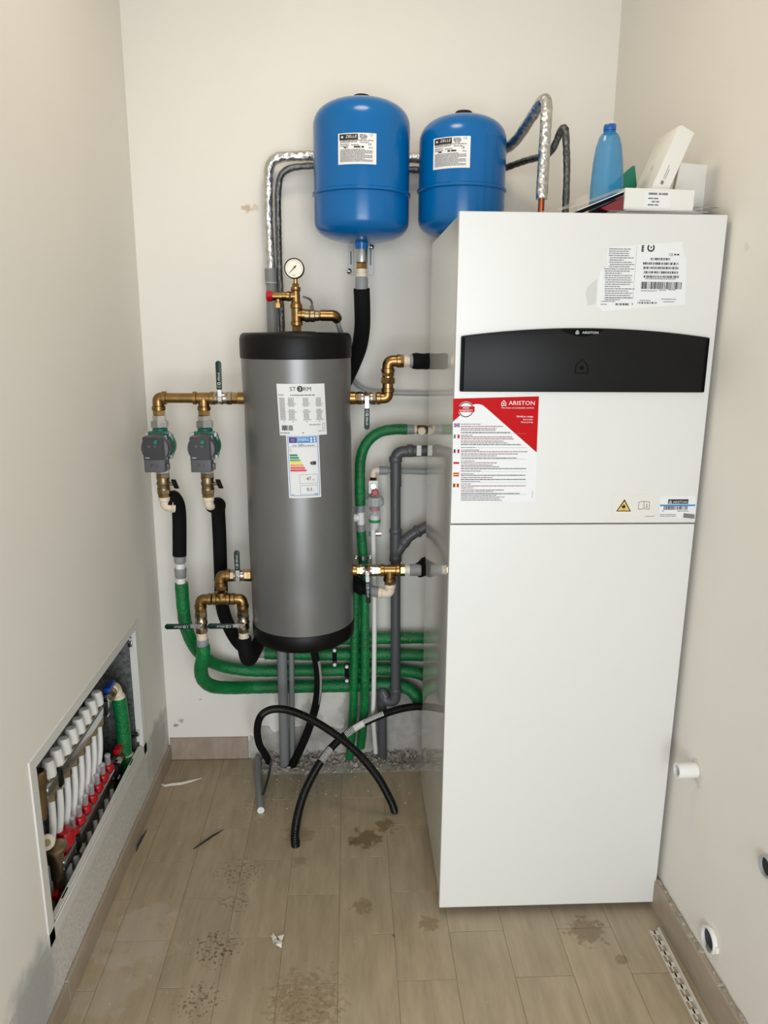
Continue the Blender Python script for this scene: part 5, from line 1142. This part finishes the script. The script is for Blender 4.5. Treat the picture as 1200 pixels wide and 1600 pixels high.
e = [V(952, 331, -.755), V(973, 330, -.755), V(974, 307, -.755), V(938, 325, -.755)]
solo('red_booklet', MB().prism(e, (0, .16, .003)), M['darkred'], 'dark red booklet under the dark one beside the flat box', 'booklet', smooth=0, bevel=.001, seg=1)
e = [V(950, 335, -.56), V(1000, 336, -.56), V(992, 259, -.56), V(988, 259.5, -.56), V(952, 290, -.56)]
solo('green_card', MB().prism(e, (0, .003, 0)), M['greensheet'], 'green card standing behind the blue bottle', 'card', smooth=0)
# bottle
BYc = -.66; z0b = TZ+.0005; base = Vector((V(946, 330, BYc).x, BYc, z0b)); topc = V(953.2, 195, BYc); axb = (topc-base); HB = axb.length
bo_ = thing('water_bottle', tuple(base), 'translucent blue plastic bottle with dark blue cap on the cabinet', 'bottle')
pxm = .00162
MB().lathe([(.020, .004), (.036, 0), (.0385, .006), (.0385, .045), (.0375, HB*.38), (.0345, HB*.60), (.0290, HB*.78), (.0235, HB*.87), (.0185, HB*.905), (.0130, HB*.925)], base, axb, 36).build('body', M['bottle'], bo_, smooth=60)
MB().lathe([(.0135, HB*.905), (.0140, HB*.91), (.0140, HB*.935), (.0125, HB*.94)], base, axb, 26).build('neck_ring', M['cap_blue'], bo_)
MB().lathe([(.0138, HB*.94), (.0142, HB*.945), (.0142, HB*.988), (.0130, HB)], base, axb, 30).build('cap', M['cap_blue'], bo_)

# ------------------------------------------------------------------ underfloor heating manifold in the left wall
MX = -.735
mc = thing('manifold_cabinet', (XL-.06, (BY0+BY1)/2, .10), 'recessed metal manifold cabinet with white frame and no door', 'cabinet')
m = MB(); D0, D1, Zb, Zt = XL-.012, XL-.125, .055, .668
m.bb(D1-.002, D1, BY0-.02, BY1+.02, Zb, Zt).build('back_sheet', M['galv'], mc, smooth=0)
MB().bb(D1, D0, BY1+.004, BY1+.006, Zb, Zt).build('side_sheet', M['galv'], mc, smooth=0); MB().bb(D1, D0, BY0-.022, BY0-.020, Zb, Zt).build('side_sheet', M['galv'], mc, smooth=0)
MB().bb(D1, D0, BY0-.02, BY1+.004, Zt-.002, Zt).build('top_sheet', M['galv'], mc, smooth=0); MB().bb(D1, D0, BY0-.02, BY1+.004, Zb-.002, Zb).build('bottom_sheet', M['galv'], mc, smooth=0)
ft = .0035; oy0, oy1, oz0, oz1 = -1.088, -.270, .208, .672
def fr_(name, y0, y1, z0, z1, x1=XL+ft, x0=XL-.001): return MB().bb(x0, x1, y0, y1, z0, z1).build(name, M['white_coat'], mc, bevel=.0008, seg=1)
fr_('frame_rail', oy0, oy1, BZ1-.004, oz1); fr_('frame_post', oy0, BY0+.004, oz0, BZ1-.004); fr_('frame_post', BY1-.004, oy1, oz0, BZ1-.004)
fr_('frame_rail', oy0, oy1, oz0, BZ0+.004)
MB().bb(XL-.016, XL, BY0+.0005, BY0+.004, BZ0, BZ1-.004).build('inner_lip', M['white_coat'], mc, smooth=0); MB().bb(XL-.018, XL, BY1-.004, BY1-.0005, BZ0+.02, BZ1-.03).build('inner_lip', M['white_coat'], mc, smooth=0)
MB().bb(XL-.016, XL, BY0, BY1, BZ1-.004, BZ1-.0005).build('inner_lip', M['white_coat'], mc, smooth=0)
lip = MB().bb(XL-.014, XL-.001, BY0+.02, BY1-.01, BZ0+.004, BZ0+.007).build('door_rail', M['white_coat'], mc, bevel=.0008, seg=1)
for y_ in (-.96, -.40): MB().bb(XL-.011, XL-.007, y_-.018, y_+.018, BZ0+.0065, BZ0+.0075).build('slot', M['ink'], lip, smooth=0)
for z_ in (BZ1-.045, BZ0+.055): MB().box((XL-.012, BY1-.012, z_), (.014, .012, .018)).build('hinge_block', M['chrome'], mc, bevel=.002)
MB().box((XL-.030, BY1-.022, BZ0+.030), (.030, .020, .034)).build('dark_bracket', M['pumpdark'], mc, bevel=.003)
OR = ['first', 'second', 'third', 'fourth', 'fifth', 'sixth', 'seventh', 'eighth']
def manifold(kind, zc, y0, y1, ys, label):
    r = thing('manifold_bar', (MX, (y0+y1)/2, zc), label, 'manifold', 'heating manifold bars in the wall recess')
    MB().bb(MX-.015, MX+.015, y0, y1, zc-.018, zc+.018).build('bar', M['chrome'], r, bevel=.006, seg=3)
    for y_ in ys:
        MB().hexa((MX, y_, zc-.018), (MX, y_, zc-.040), .0135).build('outlet_nut', M['oldbrass'], r, smooth=20)
        if kind == 'cap':
            pr_ = [(.0130, .000), (.0175, .003), (.0172, .020), (.0150, .038), (.0120, .043), (.002, .044)]
            b = MB(); n = 20; o_ = Vector((MX+.001, y_, zc+.024)); vs_ = []
            for rr, t_ in pr_:
                for k in range(n): 
                    a = 2*PI*k/n; q = rr*(1 if k % 2 or t_ < .002 or t_ > .042 else .955); vs_.append(o_+Vector((q*math.cos(a), q*math.sin(a), t_)))
            b.add(vs_, [(i*n+k, i*n+(k+1) % n, (i+1)*n+(k+1) % n, (i+1)*n+k) for i in range(len(pr_)-1) for k in range(n)]+[tuple(range(n))[::-1], tuple(range((len(pr_)-1)*n, len(pr_)*n))])
            b.build('white_cap', M['white'], r, smooth=25); MB().cyl((MX, y_, zc+.016), (MX, y_, zc+.026), .011, 14).build('valve_neck', M['oldbrass'], r)
        else:
            fm = MB().lathe([(.0115, .016), (.0165, .019), (.0165, .032), (.0140, .037), (.0100, .039)], (MX, y_, zc), (0, 0, 1), 18).build('red_nut', M['red'], r, smooth=30)
            MB().lathe([(.0085, .038), (.0085, .066), (.0075, .069), (.003, .070)], (MX, y_, zc), (0, 0, 1), 16).build('sight_glass', M['clear'], fm); MB().lathe([(.0035, .038), (.0035, .062)], (MX, y_, zc), (0, 0, 1), 10).build('float', M['darkred'], fm)
            MB().lathe([(.0090, .066), (.0090, .0705), (.006, .073)], (MX, y_, zc), (0, 0, 1), 14).build('glass_top', M['lgrey'], fm)
    return r
yu = [-.532-.0504*i for i in range(8)]; yl = [-.487-.0490*i for i in range(8)]
ZU, ZL = .487, .255
m1 = manifold('cap', ZU, -.93, -.470, yu, 'upper chrome manifold bar with eight white valve caps')
m2 = manifold('flow', ZL, -.885, -.425, yl[:7], 'lower chrome manifold bar with red nuts and sight glasses')
for r, zc, y0, y1 in ((m1, ZU, -.505, -.855), (m2, ZL, -.462, -.790)):
    for y_ in (y0, y1):
        MB().bb(MX-.050, MX+.020, y_-.008, y_+.008, zc-.022, zc+.024).build('bracket', M['blackp'], r, bevel=.003); MB().bb(MX+.0195, MX+.0215, y_-.0085, y_+.0085, zc-.024, zc-.018).build('bracket_edge', M['lgrey'], r, smooth=0)
# round red cap and air vents at the near ends
MB().lathe([(.018, .030), (.0235, .034), (.0235, .060), (.020, .068), (.004, .071)], (MX, yl[7], ZL), (0, 0, 1), 28).build('round_red_cap', M['red'], m2, smooth=40); MB().cyl((MX, yl[7], ZL+.012), (MX, yl[7], ZL+.032), .013, 16).build('red_neck', M['red'], m2)
def vent(r, y_, zc, zt_, zb_, disc, hcol, hname):
    MB().hexa((MX+.002, y_+.034, zc), (MX+.002, y_+.008, zc), .017).build('end_nut', M['chrome'], r, smooth=20)
    q = (MX+.004, y_, 0)
    MB().lathe([(.0080, zb_), (.0115, zb_+.01), (.0120, zb_+.035), (.0150, zb_+.038), (.0155, zt_-.05), (.0190, zt_-.045), (.0195, zt_-.012), (.0150, zt_-.008)], q, (0, 0, 1), 24).build('air_vent', M['oldbrass'], r, smooth=35)
    if disc: MB().lathe([(.022, zt_-.012), (.030, zt_-.010), (.030, zt_-.003), (.024, zt_), (.006, zt_+.001)], q, (0, 0, 1), 26).build('vent_lid', M['oldbrass'], r, smooth=35); MB().cyl((MX+.004, y_, zt_), (MX+.004, y_, zt_+.012), .0045, 12).build('vent_pin', M['nickel'], r)
    m = MB(); m.box((MX+.002, y_-.008, zb_-.012), (.010, .012, .050)); m.box((MX+.002, y_-.012, zb_+.004), (.012, .034, .012)); m.build(hname, hcol, r, bevel=.002)
vent(m1, -.950, ZU, .575, .440, False, M['blueh'], 'blue_drain_handle'); vent(m2, -.905, ZL, .335, .205, True, M['red'], 'red_drain_handle')
q = Vector((MX+.004, -.945, .375)); MB().lathe([(.008, 0), (.019, 0), (.019, .006), (.008, .006)], q, (.55, -.8, .2), 22, loop=True).build('drain_ring', M['cream'], m1); MB().lathe([(.0085, 0), (.0085, .008)], q, (.55, -.8, .2), 12).build('drain_plug', M['oldbrass'], m1)
# supply ball valves at the far ends
for zc, ye, col, lab, hz in ((ZU, -.470, M['blueh'], 'brass ball valve with blue handle at the far end of the upper manifold', .030), (ZL, -.425, M['red'], 'brass ball valve with red handle at the far end of the lower manifold', .032)):
    v_ = thing('manifold_valve', (MX, ye+.03, zc), lab, 'valve', 'manifold shut-off valves')
    MB().hexa((MX, ye-.002, zc), (MX, ye+.020, zc), .0185, .002).build('union_nut', M['chrome'], v_, smooth=20); MB().lathe([(.013, 0), (.0175, .004), (.0175, .014), (.015, .016), (.0185, .026), (.015, .040), (.0175, .042), (.0175, .052), (.013, .054)], (MX, ye+.014, zc), (0, 1, 0), 22).build('body', M['oldbrass'], v_, smooth=35)
    MB().cyl((MX, ye+.040, zc), (MX, ye+.040, zc+hz), .006, 12).build('stem', M['nickel'], v_); MB().box((MX+.004, ye+.036, zc+hz+.004), (.020, .062, .016)).build('handle', col, v_, bevel=.003)
    el = thing('manifold_elbow', (MX, ye+.085, zc), 'cream plastic elbow on the '+('blue' if col is M['blueh'] else 'red')+'-handled manifold valve', 'pipe fitting', 'cream elbows of the manifold')
    elbow(el, (MX, min(ye+.098, BY1-.030), zc+.004), (0, -1, 0), .032, (.25, 0, -1), .044, .0165, M['cream'], 'cream_elbow')
    if col is M['blueh']: green_pipe('green insulated pipe inside the manifold cabinet below the cream elbow', [Vector((MX+.010, ye+.098, zc-.034)), Vector((MX+.012, ye+.104, zc-.12)), Vector((MX+.012, ye+.106, zc-.20)), Vector((MX+.010, ye+.108, zc-.235))], .0215, .02, 'green insulated pipes in the manifold cabinet')
    else: green_pipe('green insulated pipe bend at the lower far corner of the manifold cabinet', [Vector((MX+.010, BY1-.030, zc-.030)), Vector((MX+.013, BY1-.035, zc-.07)), Vector((MX+.010, BY1-.045, zc-.12)), Vector((MX, BY1-.05, zc-.19))], .0235, .02, 'green insulated pipes in the manifold cabinet')
for i, y_ in enumerate(yu):
    solo('heating_pipe', MB().tube(cr([Vector((MX, y_, ZU-.036)), Vector((MX-.004, y_, ZU-.12)), Vector((MX-.022, y_-.004, ZU-.24)), Vector((MX-.030, y_-.004, .06))], 5), .0088, 14), M['white'], f'white plastic heating pipe under the upper manifold bar, {OR[i]} from the far end', 'pipe', 'white pipes under the upper manifold bar')
for i, y_ in enumerate(yl):
    solo('heating_pipe', MB().tube([Vector((MX, y_, ZL-.036)), Vector((MX+.002, y_, ZL-.10)), Vector((MX+.002, y_, .058))], .0088, 14), M['white'], f'white plastic heating pipe under the lower manifold bar, {OR[i]} from the far end', 'pipe', 'white pipes under the lower manifold bar')
